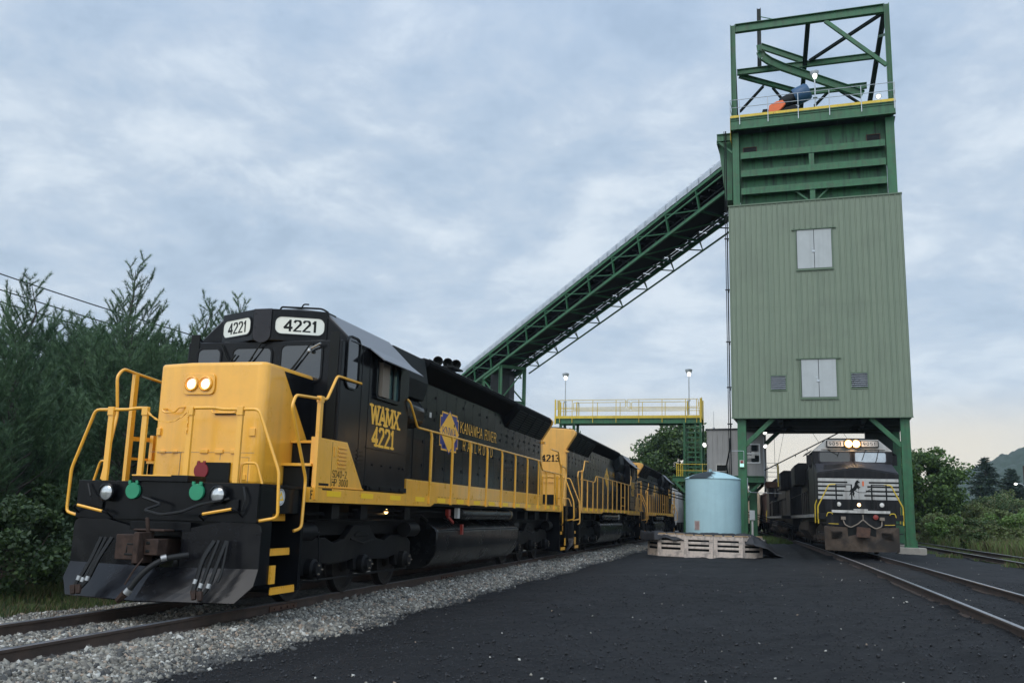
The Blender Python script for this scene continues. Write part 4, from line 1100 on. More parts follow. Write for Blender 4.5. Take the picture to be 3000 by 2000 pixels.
    if front or worn:
        for c, w, h, zc in ((-1.06,.44,.42,4.04), (-.21,.74,.46,4.02), (.74,.76,.62,3.98), ):
            window(t, 'front_window', (c, 1.8, zc-.02), X, Z, w, h, .09, M['glass'], Bk, .035, .022)
        # number boxes: two canted panels and a centre plate
        mb = MB(); mb.prism([(-1.04,2.11),(-.19,1.71),(.19,1.71),(1.04,2.11),(1.04,2.45),(-1.04,2.45)], (0,0,4.36), X, Y, Z*.56)
        nb = mb.build('number_box', Bk, t, bevel=.012)
        mb = MB(); mb.prism([(-.17,.28)]+arc(0,-.18,.17,.14,180,360,10)+[(.17,.28)], (0,1.702,4.64), X, Z, Y*-.012)
        for x, z in ((-.14,.2),(.14,.2),(-.14,-.05),(.14,-.05)): mb.cyl((x,1.693,4.64+z), (x,1.68,4.64+z), .012, n=6)
        mb.build('centre_plate', M['nsgrey'], nb)
        for s in (-1, 1):
            u = Vector((.83, .40*s, 0)).normalized() if s > 0 else Vector((.83,-.40,0)).normalized()
            n = u.cross(Z)
            c = Vector((s*.615, 1.91, 4.635))+n*.002
            mb = MB(); mb.prism(rrect(.84,.30,.11,6), c, u, Z, n*.008); q = rrect(.84,.30,.11,6); q2 = rrect(.89,.35,.13,6); k = len(q)
            mb.add([c+u*a+Z*d+n*.016 for a, d in q]+[c+u*a+Z*d+n*.016 for a, d in q2]+[c+u*a+Z*d-n*.002 for a, d in q2], [(i,k+i,k+(i+1)%k,(i+1)%k) for i in range(k)]+[(k+i,2*k+i,2*k+(i+1)%k,k+(i+1)%k) for i in range(k)], 1)
            text(mb, number, c-u*.265-Z*.10+n*.010, u, Z, .20, .13, .028, .040, m=2); mb.build('number_board', [M['board'], Bk, M['ink']], nb)
        mb = MB()
        mb.tube([(.05,2.2,5.02),(.1,2.15,5.05),(.9,2.15,4.99),(1.0,2.2,4.93)], .018, 6); mb.tube([(.5,2.15,5.03),(.55,2.12,5.08),(.65,2.12,5.07)], .014, 6); mb.build('roof_antenna', M['ink'], cab, 50)
        for a, b in (((-.8,1.76,4.3), (-.62,1.74,3.95)), ((.02,1.7,4.34), (-.28,1.74,3.9)), ((.95,1.72,4.3), (.62,1.74,3.85))): mb = MB(); mb.beam(a, b, .02, .02); mb.beam((b[0]-.06,b[1],b[2]-.05), (b[0]+.12,b[1],b[2]+.17), .025, .02); mb.build('wiper', M['ink'], cab)
        mb = MB(); mb.cyl((.95,1.72,4.20), (1.15,1.68,4.28), .018, n=8); mb.lathe([(.0001,-.04),(.035,-.03),(.04,0),(.02,.03)], (.93,1.71,4.17), (0,0,1), 10); mb.build('spot_light', M['steel'], cab, 50)
    for sx in (1, -1):
        u = Y*sx; o = lambda y, z: Vector((sx*1.503, y, z))
        y0 = 3.18 if sx > 0 else 4.52
        mb = MB(); text(mb, 'WAMX', o(y0, 3.06), u, Z, .36, .27, .05, .082, True)
        text(mb, number, o(y0+.10*sx, 2.66), u, Z, .36, .25, .045, .082, True); mb.build('lettering', M['gold'], cab)
        if not worn:
            xx = Vector((sx*1.5165, 0, 0))
            y1 = 1.68 if sx > 0 else 2.86
            mb = MB(); text(mb, 'SD40-2', xx+Vector((0, y1, 2.02)), u, Z, .115, .075, .022, .017, True)
            text(mb, 'HP 3000', xx+Vector((0, y1, 1.88)), u, Z, .115, .075, .022, .017, True); mb.build('lettering', M['ink'], cab)
        mb = MB(); text(mb, 'F', Vector((sx*1.5625, .86 if sx > 0 else .96, 1.65)), u, Z, .13, .07, .02, .024, True); mb.build('lettering', M['ink'], cab)
    if not worn:
        for s in (-1, 1):
            mb = MB(); c = Vector((s*1.462, .10, 1.66))
            mb.lathe([(.0001,.001),(.125,.001)], c, (s,0,0), 24, 0); mb.lathe([(.10,.0022),(.108,.0022)], c, (s,0,0), 24, 2)
            mb.add([c+Vector((s*.003,a,b)) for a, b in ((-.085,-.055),(.085,-.055),(0,.085))], [(0,1,2) if s > 0 else (2,1,0)], 1); mb.add([c+Vector((s*.0042,a,b)) for a, b in ((-.03,-.03),(.03,-.03),(0,.03))], [(0,1,2) if s > 0 else (2,1,0)], 0)
            mb.build('round_emblem', [M['white'], M['reflector'], M['nsgrey']], t)
    # --- long hood
    hw = .87
    mb = MB()
    mb.prism([(-hw,1.835),(hw,1.835),(hw,4.46),(-hw,4.46)], (0,6.95,0), X, Z, Y*7.9)
    mb.prism([(-hw,1.835),(hw,1.835),(hw,4.12),(-hw,4.12)], (0,14.86,0), X, Z, Y*5.24)
    mb.box(-hw, hw, 5.05, 6.94, 1.84, 3.3)
    hood = mb.build('long_hood', B_, t, bevel=.02)
    for pr, y0, dy in (([(hw,4.462),(1.22,4.74),(1.25,4.82),(1.10,4.90),(.4,4.95),(-.4,4.95),(-1.10,4.90),(-1.25,4.82),(-1.22,4.74),(-hw,4.462)], 6.95, 7.9), ([(hw,4.122),(1.24,4.70),(1.27,4.82),(1.14,4.92),(.4,4.97),(-.4,4.97),(-1.14,4.92),(-1.27,4.82),(-1.24,4.70),(-hw,4.122)], 14.86, 5.24)):
        mb = MB(); mb.prism(pr, (0,y0,0), X, Z, Y*dy, 0); mb.build('hood_flare', M['flare'], hood, bevel=.03, seg=3)
    for s in (-1, 1): mb = MB(); mb.beam((s*1.12,7.0,4.895), (s*1.12,20.0,4.915), .16, .02, (s*.3,0,1)); mb.build('hood_edge', B_, hood, bevel=.008)
    mb = MB(); mb.prism([(-1.12,3.92),(1.12,3.92),(1.22,4.3),(1.12,4.86),(.5,4.95),(-.5,4.95),(-1.12,4.86),(-1.22,4.3)], (0,5.06,0), X, Z, Y*1.87)
    mb.build('air_filter_box', M['coalblack'], hood, bevel=.02)
    mb = MB(); mb.prism([(-1.0,3.3),(1.0,3.3),(1.2,3.42),(1.22,3.72),(1.08,3.9),(-1.08,3.9),(-1.22,3.72),(-1.2,3.42)], (0,5.06,0), X, Z, Y*1.75)
    mb.build('blower_duct', B_, hood, 40, bevel=.06, seg=3)
    for s in (-1, 1):
        lo = min; y = 7.02
        for k in range(17):
            wd = .74
            mb = MB(); z1 = 4.40 if y < 14.3 else 4.06
            mb.box(min(s*hw,s*(hw+.012)), max(s*hw,s*(hw+.012)), y+.012, y+wd-.012, 2.215, z1)
            for z in (2.5, 3.05, 3.62, z1-.25):
                if rng.random() < .85: mb.box(min(s*.882,s*.90), max(s*.882,s*.90), y+wd-.12, y+wd-.07, z, z+.075, 1)
                if rng.random() < .5: mb.box(min(s*.882,s*.893), max(s*.882,s*.893), y+.05, y+.09, z+.18, z+.25, 1)
            mb.build('hood_door', [B_, M['ink']], hood, bevel=.004)
            y += wd
            if y > 19.4: break
        mb = MB()
        for k in range(4):
            y0 = 15.25+1.17*k
            for j in range(9):
                f = (j+.5)/9
                a = Vector((s*(hw+.37*f), 0, 4.12+.58*f))+Vector((s*.84,0,-.54))*.012
                mb.beam(a+Y*y0, a+Y*(y0+1.08), .012, .045, Vector((s*.3,0,.9)))
            mb.beam(Vector((s*.885,y0-.04,4.11)), Vector((s*1.25,y0-.04,4.69)), .05, .03, (0,1,0))
        mb.build('radiator_grille', M['coalblack'], hood)
        mb = MB(); mb.box(min(s*.875,s*.90), max(s*.875,s*.90), 8.0, 8.12, 4.3-.62, 4.3-.5); mb.box(min(s*1.0,s*1.06), max(s*1.0,s*1.06), 9.75, 9.9, 4.62, 4.74)
        mb.build('placard', M['dirtywhite'], hood)
    mb = MB()
    for y, r in ((15.6,.62), (17.1,.62), (18.6,.62), (9.4,.5), (11.0,.5)): mb.lathe([(r,0),(r*1.02,.14),(r*.9,.16),(.0001,.15)], (0,y,4.96), (0,0,1), 20)
    mb.box(-.45,.45,12.2,13.6,4.95,5.05); mb.box(-1.0,-.7,7.2,19.5,4.9,4.96); mb.box(.7,1.0,7.2,19.5,4.9,4.95)
    for y in (7.5, 13.5, 14.9, 18, 19.8):
        for s in (-1, 1): mb.tube([(s*1.0,y,4.9),(s*1.0,y,4.98),(s*1.0,y+.3,4.98),(s*1.0,y+.3,4.9)], .012, 5)
    mb.build('roof_fans', B_, hood, 40)
    if not worn:
        hn = MB()
        for dx, dy, L_ in ((.62,9.2,.55), (.78,9.5,.45), (.92,9.75,.5)):
            hn.lathe([(.03,-L_),(.035,-.2),(.06,-.08),(.13,0),(.12,.005),(.03,-.1)], (dx,dy,5.22), (.35,-1,0), 12)
        hn.box(.5,1.0,9.3,10.1,5.08,5.12); hn.cyl((.7,9.7,4.9),(.7,9.7,5.1),.04)
        hn.build('air_horn', M['ink'], hood, 40)
    # hood end in yellow
    if rear:
        mb = MB()
        mb.prism([(-hw-.01,1.835),(hw+.01,1.835),(hw+.01,4.12),(1.25,4.70),(1.28,4.82),(1.15,4.93),(.4,4.985),(-.4,4.985),(-1.15,4.93),(-1.28,4.82),(-1.25,4.70),(-hw-.01,4.12)], (0,19.85,0), X, Z, Y*.29)
        he = mb.build('hood_end', Y_, t, bevel=.04, seg=3)
        mb = MB(); text(mb, number, (.15,20.142,3.62), (-1,0,0), Z, .27, .17, .045, .06, True)
        mb.build('lettering', M['ink'], he)
        mb = MB(); mb.box(-.5,.5,20.13,20.15,1.9,2.3); mb.build('opening', M['ink'], he)
        mb = MB()
        for s in (-1, 1): mb.box(min(s*.84,s*.97), max(s*.84,s*.97), 19.95, 20.2, 4.0, 4.07)
        mb.tube([(-.5,20.2,3.2),(.5,20.2,3.2)], .015, 6); mb.tube([(-.5,20.2,2.8),(.5,20.2,2.8)], .015, 6)
        mb.build('grab_iron', Y_, he)
    # heralds on the hood side
    for s in (-1, 1):
        mb = MB()
        o = lambda a, b, l=0: Vector((s*(.886+l), 9.52+a*s if s > 0 else 9.52-a, 3.46+b))
        def pl(pts, l, m):
            P_ = [o(a, b, l) for a, b in pts]; mb.add(P_, [tuple(range(len(P_)))], m)
        def cross(w1, w2, h1, h2): return [(-w1,-h2),(w1,-h2),(w1,-h2+.10),(w2,-h2+.10),(w2,h2-.10),(w1,h2-.10),(w1,h2),(-w1,h2),(-w1,h2-.10),(-w2,h2-.10),(-w2,-h2+.10),(-w1,-h2+.10)]
        if worn: pl([(-1.5,-.62),(3.9,-.62),(3.9,.55),(-1.5,.62)], .001, 3)
        if not worn:
            pl(cross(.60,.73,0,.475), .0005, 0); pl(cross(.565,.695,0,.435), .0018, 1)
            pl([(0,-.55),(.80,0),(0,.55),(-.80,0)], .0028, 1)
        pl([(0,-.51),(.77,0),(0,.51),(-.77,0)], .0038, 0)
        u = Y*s
        text(mb, 'KNWA', o(-.52,-.11,.005), u, Z, .22, .21, .05, .034, True, 4 if worn else 1)
        hm = [M['gold'], M['blue'], M['ink'], M['fadedsheen'], M['tan']]
        mb.build('herald', hm, hood); mb = MB()
        text(mb, 'KANAWHA RIVER', o(.90,.08,.005), u, Z, .28, .215, .07, .029, True, 0)
        text(mb, 'RAILROAD', o(1.16,-.36,.005), u, Z, .25, .18, .22, .029, True, 0)
        mb.build('lettering', M['gold'], hood)
    # --- side handrails
    for s in (-1, 1):
        x = s*1.56; hr = MB()
        hr.tube([(x-.05*s,4.93,3.72),(x,4.98,3.66),(x,5.45,3.2),(x,16.80,3.2),(x,17.18,2.92),(x,20.44,2.92)], .024, 8)
        h = hr.build('side_handrail', Y_, t, 50)
        for y, zt in [(6.30,3.2),(7.75,3.2),(9.15,3.2),(10.63,3.2),(12.1,3.2),(13.57,3.2),(15.05,3.2),(16.55,3.2),(17.7,2.92),(19.05,2.92),(20.35,2.92)]:
            q = MB(); q.beam((x+.02*s,y,1.66), (x+.02*s,y,zt-.12), .07, .045, (1,0,0)); q.beam((x+.02*s,y,zt-.12), (x,y-.02,zt), .05, .045, (1,0,0)); q.build('stanchion', Y_, h, bevel=.005)
        for end in ([0] if front else [])+([1] if rear else []):
            e = lambda p: Vector(p) if end == 0 else Vector((p[0], 21.2-p[1], p[2]))
            q = MB()
            if s < 0 and end == 0:
                q.tube([(-1.56,-.05,1.86),(-1.56,.16,2.9),(-1.56,.06,3.5),(-1.56,.2,3.64),(-1.56,.52,3.61),(-1.5,1.85,3.5)], .025, 8)
                q.beam((-1.56,.52,1.84), (-1.56,.52,3.6), .06, .10, (0,1,0)); q.beam((-1.56,.5,2.54),(-1.5,1.7,2.58),.04,.07); q.beam((-1.56,.5,2.22),(-1.5,1.7,2.24),.03,.04)
                q.build('step_handrail', Y_, t, 50); continue
            q.tube([e((x-.06*s,.49,1.16)), e((x,.62,1.2)), e((x,.66,1.95)), e((x,.06,3.0)), e((x,.16,3.19)), e((x,1.22,3.25)), e((x,1.56,3.69)), e((x-.04*s,2.62,3.71))], .025, 8)
            q.beam(e((x,1.0,1.64)), e((x,1.0,3.24)), .06, .10, (0,1,0)); q.beam(e((x,1.0,3.18)), e((x,1.0,3.28)), .08, .12, (0,1,0))
            q.build('step_handrail', Y_, t, 50)
    if worn:
        mb = MB()
        for z in (2.05, 2.5):
            for s in (-1, 1): mb.box(min(s*1.2,s*1.24), max(s*1.2,s*1.24), 1.4, 6.5, z, z+.05)
        mb.build('inner_rail', Y_, t)
    # --- trucks, tank, reservoirs
    for yc in (3.86, 17.3):
        tr = MB(); tr.box(-.5, .5, yc-2.6, yc+2.6, .55, .95); tr.box(-1.0,1.0,yc-.35,yc+.35,.7,1.05)
        truck = tr.build('truck', U, t)
        for s in (-1, 1):
            sf = [(-2.62,.62),(-2.62,.86),(-2.35,1.0),(-1.5,1.02),(-1.15,.92),(-.72,.98),(-.35,1.22),(.35,1.22),(.72,.98),(1.15,.92),(1.5,1.02),(2.35,1.0),(2.62,.86),(2.62,.62),(2.38,.60),(2.34,.42),(1.80,.42),(1.74,.62),(1.3,.56),(.62,.58),(.30,.62),(.28,.42),(-.24,.42),(-.28,.62),(-.62,.58),(-1.3,.56),(-1.74,.62),(-1.80,.42),(-2.34,.42),(-2.38,.60)]
            q = MB(); q.prism([(a+yc,b) for a, b in sf], (s*1.0,0,0), Y, Z, X*(s*.13))
            q.prism([(yc+a,b) for a, b in arc(0,1.02,.32,.10,0,180,8)], (s*1.13,0,0), Y, Z, X*(s*.03))
            q.box(min(s*1.05,s*1.12), max(s*1.05,s*1.12), yc-2.5, yc+2.5, .30, .34)
            q.build('side_frame', U, truck, bevel=.015)
            for dy in (-2.07, 0.02, 2.07):
                q = MB(); q.lathe([(.17,-.08),(.175,.16),(.13,.19),(.12,.25),(.0001,.26)], (s*1.08,yc+dy,.52), (s,0,0), 16)
                for k in range(3):
                    a = 2.1*k; q.cyl((s*1.33,yc+dy+.08*math.cos(a),.52+.08*math.sin(a)), (s*1.36,yc+dy+.08*math.cos(a),.52+.08*math.sin(a)), .015, n=6, m=1)
                for k in (-.27, .27):
                    for j in range(5): q.lathe([(.085,0),(.10,.02),(.085,.04)], (s*1.03,yc+dy+k,.64+.055*j), (0,0,1), 10)
                q.build('journal_box', [U, M['tan']], truck, 40)
            for dy in (-2.55, 2.25): q = MB(); q.cyl((s*1.22,yc+dy-.28,1.13), (s*1.22,yc+dy+.28,1.13), .15, n=14); q.cyl((s*1.22,yc+dy+.281,1.13), (s*1.22,yc+dy+.6,1.10), .04, n=8); q.build('brake_cylinder', U, truck, 40)
            q = MB()
            q.tube([(s*1.24,yc-2.0,1.15),(s*1.25,yc-1.95,.8),(s*1.24,yc-1.9,.34)], .014, 5); q.tube([(s*1.2,yc-2.4,1.3),(s*1.2,yc+2.6,1.32)], .02, 5)
            q.tube([(s*1.2,yc-.6,.98),(s*1.26,yc-.2,.9),(s*1.22,yc+.4,.96)], .02, 5)
            q.build('brake_pipe', U, truck, 40)
            for dy in (-2.07, 0, 2.07):
                q = MB(); q.lathe([(.0001,.07),(.14,.07),(.16,.03),(.40,.02),(.44,.07),(.508,.07),(.515,-.05),(.54,-.07),(.40,-.08),(.0001,-.08)], (s*.755,yc+dy,.508), (s,0,0), 28)
                q.build('wheel', M['wheel'], truck, 40)
        for dy in (-2.07, 0, 2.07):
            q = MB(); q.cyl((-.75,yc+dy,.508), (.75,yc+dy,.508), .09, n=10); q.build('axle', U, truck)
    mb = MB(); half = [(1.0,1.36),(1.38,1.14),(1.43,1.06),(1.43,.78),(1.38,.56),(1.24,.36),(1.02,.25),(.8,.22)]
    mb.prism([(-a,b) for a, b in half[::-1]][::-1]+[(a,b) for a, b in half[::-1]] if False else [(a,b) for a, b in half]+[(-a,b) for a, b in half[::-1]], (0,7.35,0), X, Z, Y*7.3)
    tk = mb.build('fuel_tank', M['tankblack'], t, 30, bevel=.03)
    mb = MB()
    for s in (-1, 1): mb.beam((s*1.42,7.5,1.09), (s*1.42,14.55,1.09), .02, .02)
    mb.build('tank_seam', M['under'], tk)
    for s in (-1, 1):
        mb = MB(); mb.cyl((s*1.33,9.2,1.47), (s*1.33,13.85,1.47), .145, n=20); mb.lathe([(.145,0),(.13,.05),(.0001,.08)], (s*1.33,9.2,1.47), (0,-1,0), 20); mb.lathe([(.145,0),(.13,.05),(.0001,.08)], (s*1.33,13.85,1.47), (0,1,0), 20)
        mb.cyl((s*1.33,13.62,1.47), (s*1.33,13.74,1.47), .149, n=20, m=1, caps=False); mb.box(min(s*1.36,s*1.44), max(s*1.36,s*1.44), 8.72, 8.9, 1.36, 1.60, 2)
        mb.build('air_reservoir', [M['tankblack'], M['drygrass'], M['dirtywhite']], t, 40)
        if not worn:
            mb = MB(); mb.box(min(s*1.36,s*1.44), max(s*1.36,s*1.44), 8.05, 8.2, 1.42, 1.56); mb.beam((s*1.4,8.1,1.4), (s*1.42,8.45,1.26), .05, .06); mb.box(min(s*1.42,s*1.48), max(s*1.42,s*1.48), 9.0, 9.1, .98, 1.22)
            mb.build('fuel_cutoff', M['redlens'], t)
        mb = MB(); mb.lathe([(.02,-.05),(.05,0),(.0001,.03)], (s*1.25,4.75,1.48), (s,-.6,-.2), 12); mb.build('step_light', M['lampamber'] if not worn else M['lampwhite'], t)
    return t
L0 = 12.5
e1 = engine('leading engine with a lit yellow nose and clean number boards 4221', (-8.3, L0, 0), 0, '4221', rear=True)
e2 = engine('second engine, coupled behind the lit one with its yellow hood end 4213 facing forward', (-8.3, L0+44.56, 0), math.pi, '4213', worn=True)
e3 = engine('third engine, scratched and partly hidden by the blue tank', (-8.3, L0+44.56+.6+.96+21.8, 0), math.pi, '', worn=True)
# ---------------------------------------------------------------- coal loadout tower: u along the front, v depth, z up
X, Y, Z = Vector((1,0,0)), Vector((0,1,0)), Vector((0,0,1))
SG, DK, CL = M['steelgreen'], M['darksteel'], M['clad']
def tower():
    t = thing('loading_tower', 'tall green steel coal loading tower with a sage clad middle standing over the right track', 'tower', (-.87, 48.85, 0), -.07)
    D = 7.1
    def col(u0, u1, v0, z0, z1, name='leg'):
        mb = MB(); w = u1-u0; d = .40
        mb.box(u0, u1, v0, v0+.035, z0, z1); mb.box(u0, u1, v0+d-.035, v0+d, z0, z1); mb.box((u0+u1)/2-.02, (u0+u1)/2+.02, v0+.036, v0+d-.036, z0, z1)
        return mb
    for u0, u1 in ((0, .42), (7.76, 8.18)):
        for v0 in (0., D-.4):
            mb = col(u0, u1, v0, .42, 6.72)
            mb.box(u0-.1, u1+.1, v0-.08, v0+.48, .42, .46); mb.box(u0-.08, u1+.08, v0+.15, v0+.18, .46, .75)
            l = mb.build('leg', SG, t)
            mb = MB(); mb.box(u0-.40, u1+.42, v0-.42, v0+.75, -.4, .42); mb.build('footing', M['concrete'], l, bevel=.03)
            mb = col(u0+(.0 if u0 < 1 else .0), u1-.08 if u0 < 1 else u1, v0, 17.9, 22.2); mb.build('upper_post', SG, t)
    # knee braces and floor framing
    for v in (.18, D-.22):
        for a, b in (((1.78,6.62), (.36,5.25)), ((6.40,6.62), (7.78,5.25))):
            mb = MB(); mb.ibeam((a[0], v, a[1]), (b[0], v, b[1]), .22, .22, (0,1,0)); mb.build('knee_brace', SG, t)
    mb = MB()
    mb.box(-.15, 8.23, .05, D-.05, 6.70, 6.78)
    for v in (.05, 1.7, 3.5, 5.3, D-.3): mb.box(.0, 8.1, v, v+.18, 6.45 if v > D-.5 else 6.40 if 0 < v < D-1 and v > .5 else 6.62, 6.70)
    for u in (2.1, 6.1): mb.box(u-.1, u+.1, .3, D-.3, 6.45, 6.7)
    mb.prism([(2.4,6.7),(5.8,6.7),(5.5,6.42),(2.7,6.42)], (0,2.2,0), X, Z, Y*3)
    mb.box(6.35, 7.75, D-1.2, D-.2, 5.2, 6.7)
    mb.build('floor_framing', DK, t)
    # sage cladding with standing ribs
    u0, u1, v0, v1, z0, z1 = -.22, 8.30, -.25, D+.2, 6.64, 17.92
    mb = MB()
    for a in ((u0,u1,v0,v0+.04,z0,z1), (u0,u1,v1-.04,v1,z0,z1), (u0,u0+.04,v0+.041,v1-.041,z0,z1), (u1-.04,u1,v0+.041,v1-.041,z0,z1)): mb.box(*a)
    mb.box(u0+.05, u1-.05, v0+.05, v1-.05, z1-.1, z1-.05)
    for zl in (12.35,):
        mb.box(u0+.04, u1-.04, v0-.010, v0-.001, zl, zl+.02)
    n = 31; p = (u1-u0)/n
    holes = [(3.17,4.91,14.28,16.37), (3.2,4.91,7.62,9.57), (1.73,2.45,8.03,8.74), (5.59,6.34,8.08,8.80)]
    for k in range(n+1):
        u = u0+k*p
        segs = [(z0, z1)]
        for a, b, c, d in holes:
            if a-.12 < u < b+.12:
                segs = [s for lo, hi in segs for s in ((lo, min(hi, c-.12)), (max(lo, d+.10), hi)) if s[1]-s[0] > .05]
        for lo, hi in segs:
            mb.prism([(-.035,0),(-.02,-.035),(.02,-.035),(.035,0)], (min(max(u,u0+.036),u1-.036), v0, lo), X, Y, Z*(hi-lo-.002))
    m = int((v1-v0)/p)
    for k in range(m):
        v = v0+.1+k*p
        for s, u in ((-1, u0), (1, u1)): mb.prism([(-.035,0),(-.02,s*.035),(.02,s*.035),(.035,0)], (u, v, z0), Y, X, Z*(z1-z0-.002))
    cl = mb.build('cladding', CL, t)
    mb = MB(); mb.box(u0-.04, u1+.04, v0-.045, v0+.02, z0-.06, z0); mb.build('edge_trim', M['cladtrim'], cl)
    mb = MB(); mb.box(u0-.05, u1+.05, v0-.06, v0+.06, z1, z1+.07); mb.box(u1, u1+.05, v0+.06, v1, z1, z1+.07); mb.box(u0-.05, u0, v0+.06, v1, z1, z1+.07)
    mb.build('edge_trim', M['cladtrim'], cl)
    for a, b, c, d in holes[:2]:
        mb = MB(); mb.box(a-.05, b+.05, v0-.05, v0-.005, c-.05, c); mb.box(a-.05, a, v0-.05, v0-.005, c, d); mb.box(b, b+.05, v0-.05, v0-.005, c, d); mb.box(a-.22, b+.22, v0-.09, v0-.005, d, d+.05); mb.box(a-.04, b+.04, v0-.08, v0-.005, c-.10, c-.05)
        fr = mb.build('hatch_frame', M['cladtrim'], t)
        md = (a+b)/2
        for q, (x0, x1) in enumerate(((a+.02, md-.008), (md+.008, b-.02))):
            mb = MB(); mb.box(x0, x1, v0-.035, v0-.006, c+.02, d-.02)
            dr = mb.build('hatch_door', M['doorgrey'], fr, bevel=.004)
        mb = MB(); mb.box(md-.11, md+.03, v0-.07, v0-.036, (c+d)/2-.18, (c+d)/2-.08); mb.box(md-.14, md-.06, v0-.055, v0-.036, (c+d)/2+.02, (c+d)/2+.07); mb.build('latch', M['galv'], fr)
        mb = MB(); mb.box(md-.014, md+.014, v0-.0375, v0-.007, c+.02, d-.02); mb.box(a+.02, a+.035, v0-.0365, v0-.007, c+.02, d-.02); mb.build('gap', M['nsgrey'], fr)
    for a, b, c, d in holes[2:]:
        mb = MB(); mb.box(a-.05,b+.05,v0-.05,v0-.004,d,d+.05); mb.box(a-.05,b+.05,v0-.05,v0-.004,c-.05,c); mb.box(a-.05,a,v0-.05,v0-.004,c,d); mb.box(b,b+.05,v0-.05,v0-.004,c,d)
        mb.box(a,b,v0-.01,v0-.003,c,d,1)
        for k in range(7):
            z = c+.05+k*(d-c)/7
            mb.add([(a,v0-.012,z+.055),(b,v0-.012,z+.055),(b,v0-.05,z),(a,v0-.05,z)], [(0,1,2,3),(3,2,1,0)], 2)
        mb.build('louvre_vent', [M['cladtrim'], M['ink'], M['galv']], t)
    # steel bin
    mb = MB(); mb.box(.34, 7.76, .55, D-.4, 17.9, 22.3); mb.build('bin', M['bingreen'], t)
    for z, th, dp in ((20.83,.09,.0), (19.80,.10,-.02), (18.80,.10,-.02)):
        mb = MB(); mb.box(.43, 7.69, dp, .548, z, z+th); mb.box(.43, 7.69, dp, dp+.03, z-.16, z-.002); mb.box(.43, 7.69, dp, dp+.03, z+th+.002, z+th+.10)
        mb.build('bin_stiffener', M['steelgreen'], t)
    mb = MB(); mb.box(3.93, 4.19, .03, .548, 20.01, 20.66); mb.build('bin_stiffener', SG, t)
    mb = MB(); mb.box(3.93, 4.19, .03, .548, 17.95, 18.63); mb.build('bin_stiffener', SG, t)
    for a, b in (((3.92,18.05), (3.2,18.68)), ((4.2,18.05), (4.85,18.68))):
        mb = MB(); mb.beam((a[0],.2,a[1]), (b[0],.2,b[1]), .08, .08); mb.build('bin_brace', SG, t)
    for a, b, c, d in ((.56,1.21,20.98,21.46), (6.86,7.48,20.98,21.52)):
        mb = MB(); mb.box(a,b,.51,.535,c,d,1); mb.box(a-.04,a,.48,.545,c,d); mb.box(b,b+.04,.48,.545,c,d); mb.box(a-.04,b+.04,.48,.545,d,d+.04); mb.build('bin_hatch', [M['rust'], M['coalblack']] , t)
    # deck
    mb = MB(); mb.box(-.04, 8.24, -.42, D+.2, 22.72, 22.86)
    mb.ibeam((-.05,-.36,22.53), (8.25,-.36,22.53), .22, .66, (0,0,1), .04)
    mb.ibeam((-.0,.0,22.45), (-.0,D,22.45), .2, .5); mb.ibeam((8.15,.0,22.45), (8.15,D,22.45), .2, .5)
    for u in (1.4, 2.8, 4.1, 5.5, 6.9): mb.box(u-.06, u+.06, -.25, D, 22.45, 22.72)
    mb.ibeam((-.83,.1,22.02), (.1,.1,22.02), .2, .42); mb.beam((-.75,.1,21.82), (-.02,.1,21.1), .1, .1); mb.beam((-.8,.1,21.8), (-.8,3,21.8), .1, .2)
    mb.prism([(-.82,22.0),(-.05,22.0),(-.1,18.6),(-.45,18.6)], (0,.6,0), X, Z, Y*2)
    mb.build('deck', SG, t)
    mb = MB(); mb.box(-.06, 2.2, -.485, -.475, 22.86, 23.0); mb.box(2.22, 8.26, -.485, -.475, 22.86, 23.0); mb.box(8.255, 8.265, -.47, 4, 22.86, 23.0); mb.box(-.065,-.055,-.47,3,21.6,23.0)
    mb.build('toe_board', M['safety'], t)
    mb = MB()
    for u in (.45, 1.93, 3.48, 5.05, 6.62, 8.2): mb.box(u-.02, u+.02, -.50, -.486, 22.45, 23.0); mb.cyl((u,-.49,22.9), (u,-.49,23.88), .02, n=6)
    for z in (23.88, 23.44): mb.cyl((-.05,-.49,z), (8.25,-.49,z), .018, n=6)
    for s, u in ((-1,-.05), (1,8.25)):
        for z in (23.88, 23.44): mb.cyl((u,-.49,z), (u,4,z), .018, n=6)
        for v in (-.47, 1.5, 3.2): mb.cyl((u,v,22.9), (u,v,23.88), .018, n=6)
    mb.build('deck_handrail', M['galv'], t)
    # head frame: front posts and beam, three rafters sloping back to the rear of the deck, cross beams and braces
    def mem(name, a, b, w, h, up=(0,0,1), k=SG):
        mb = MB(); mb.ibeam(a, b, w, h, up); return mb.build(name, k, t)
    mem('frame_post', (.13,0,22.86), (.13,0,28.55), .26, .26, (1,0,0)); mem('frame_post', (8.09,0,22.86), (8.09,0,28.58), .26, .26, (1,0,0))
    mem('top_beam', (.27,0,28.33), (7.95,0,28.33), .26, .48)
    raf = lambda f: (.42+6.2*f, 28.30-2.9*f)
    for u0_, u1_ in ((.10,-.30), (4.13,3.45), (8.0,7.3)):
        mem('rafter', (u0_, .15, 28.28), (u1_, 6.6, 25.38), .24, .26, (0,.4,.9), DK)
        mem('rear_post', (u1_, 6.6, 22.86), (u1_, 6.6, 25.3), .2, .2, (1,0,0))
    mem('cross_beam', (.1,2.75,27.08), (7.62,2.75,27.08), .2, .34)
    mem('cross_beam', (3.85,4.58,26.22), (7.2,4.58,26.22), .2, .34)
    mem('cross_beam', (.1,6.6,25.3), (7.3,6.6,25.3), .2, .3)
    mem('diagonal_brace', (.2,2.95,26.98), (3.6,4.6,26.25), .2, .28)
    mem('diagonal_brace', (7.88,.42,28.28), (4.12,2.7,27.22), .15, .16, (0,.4,.9), DK)
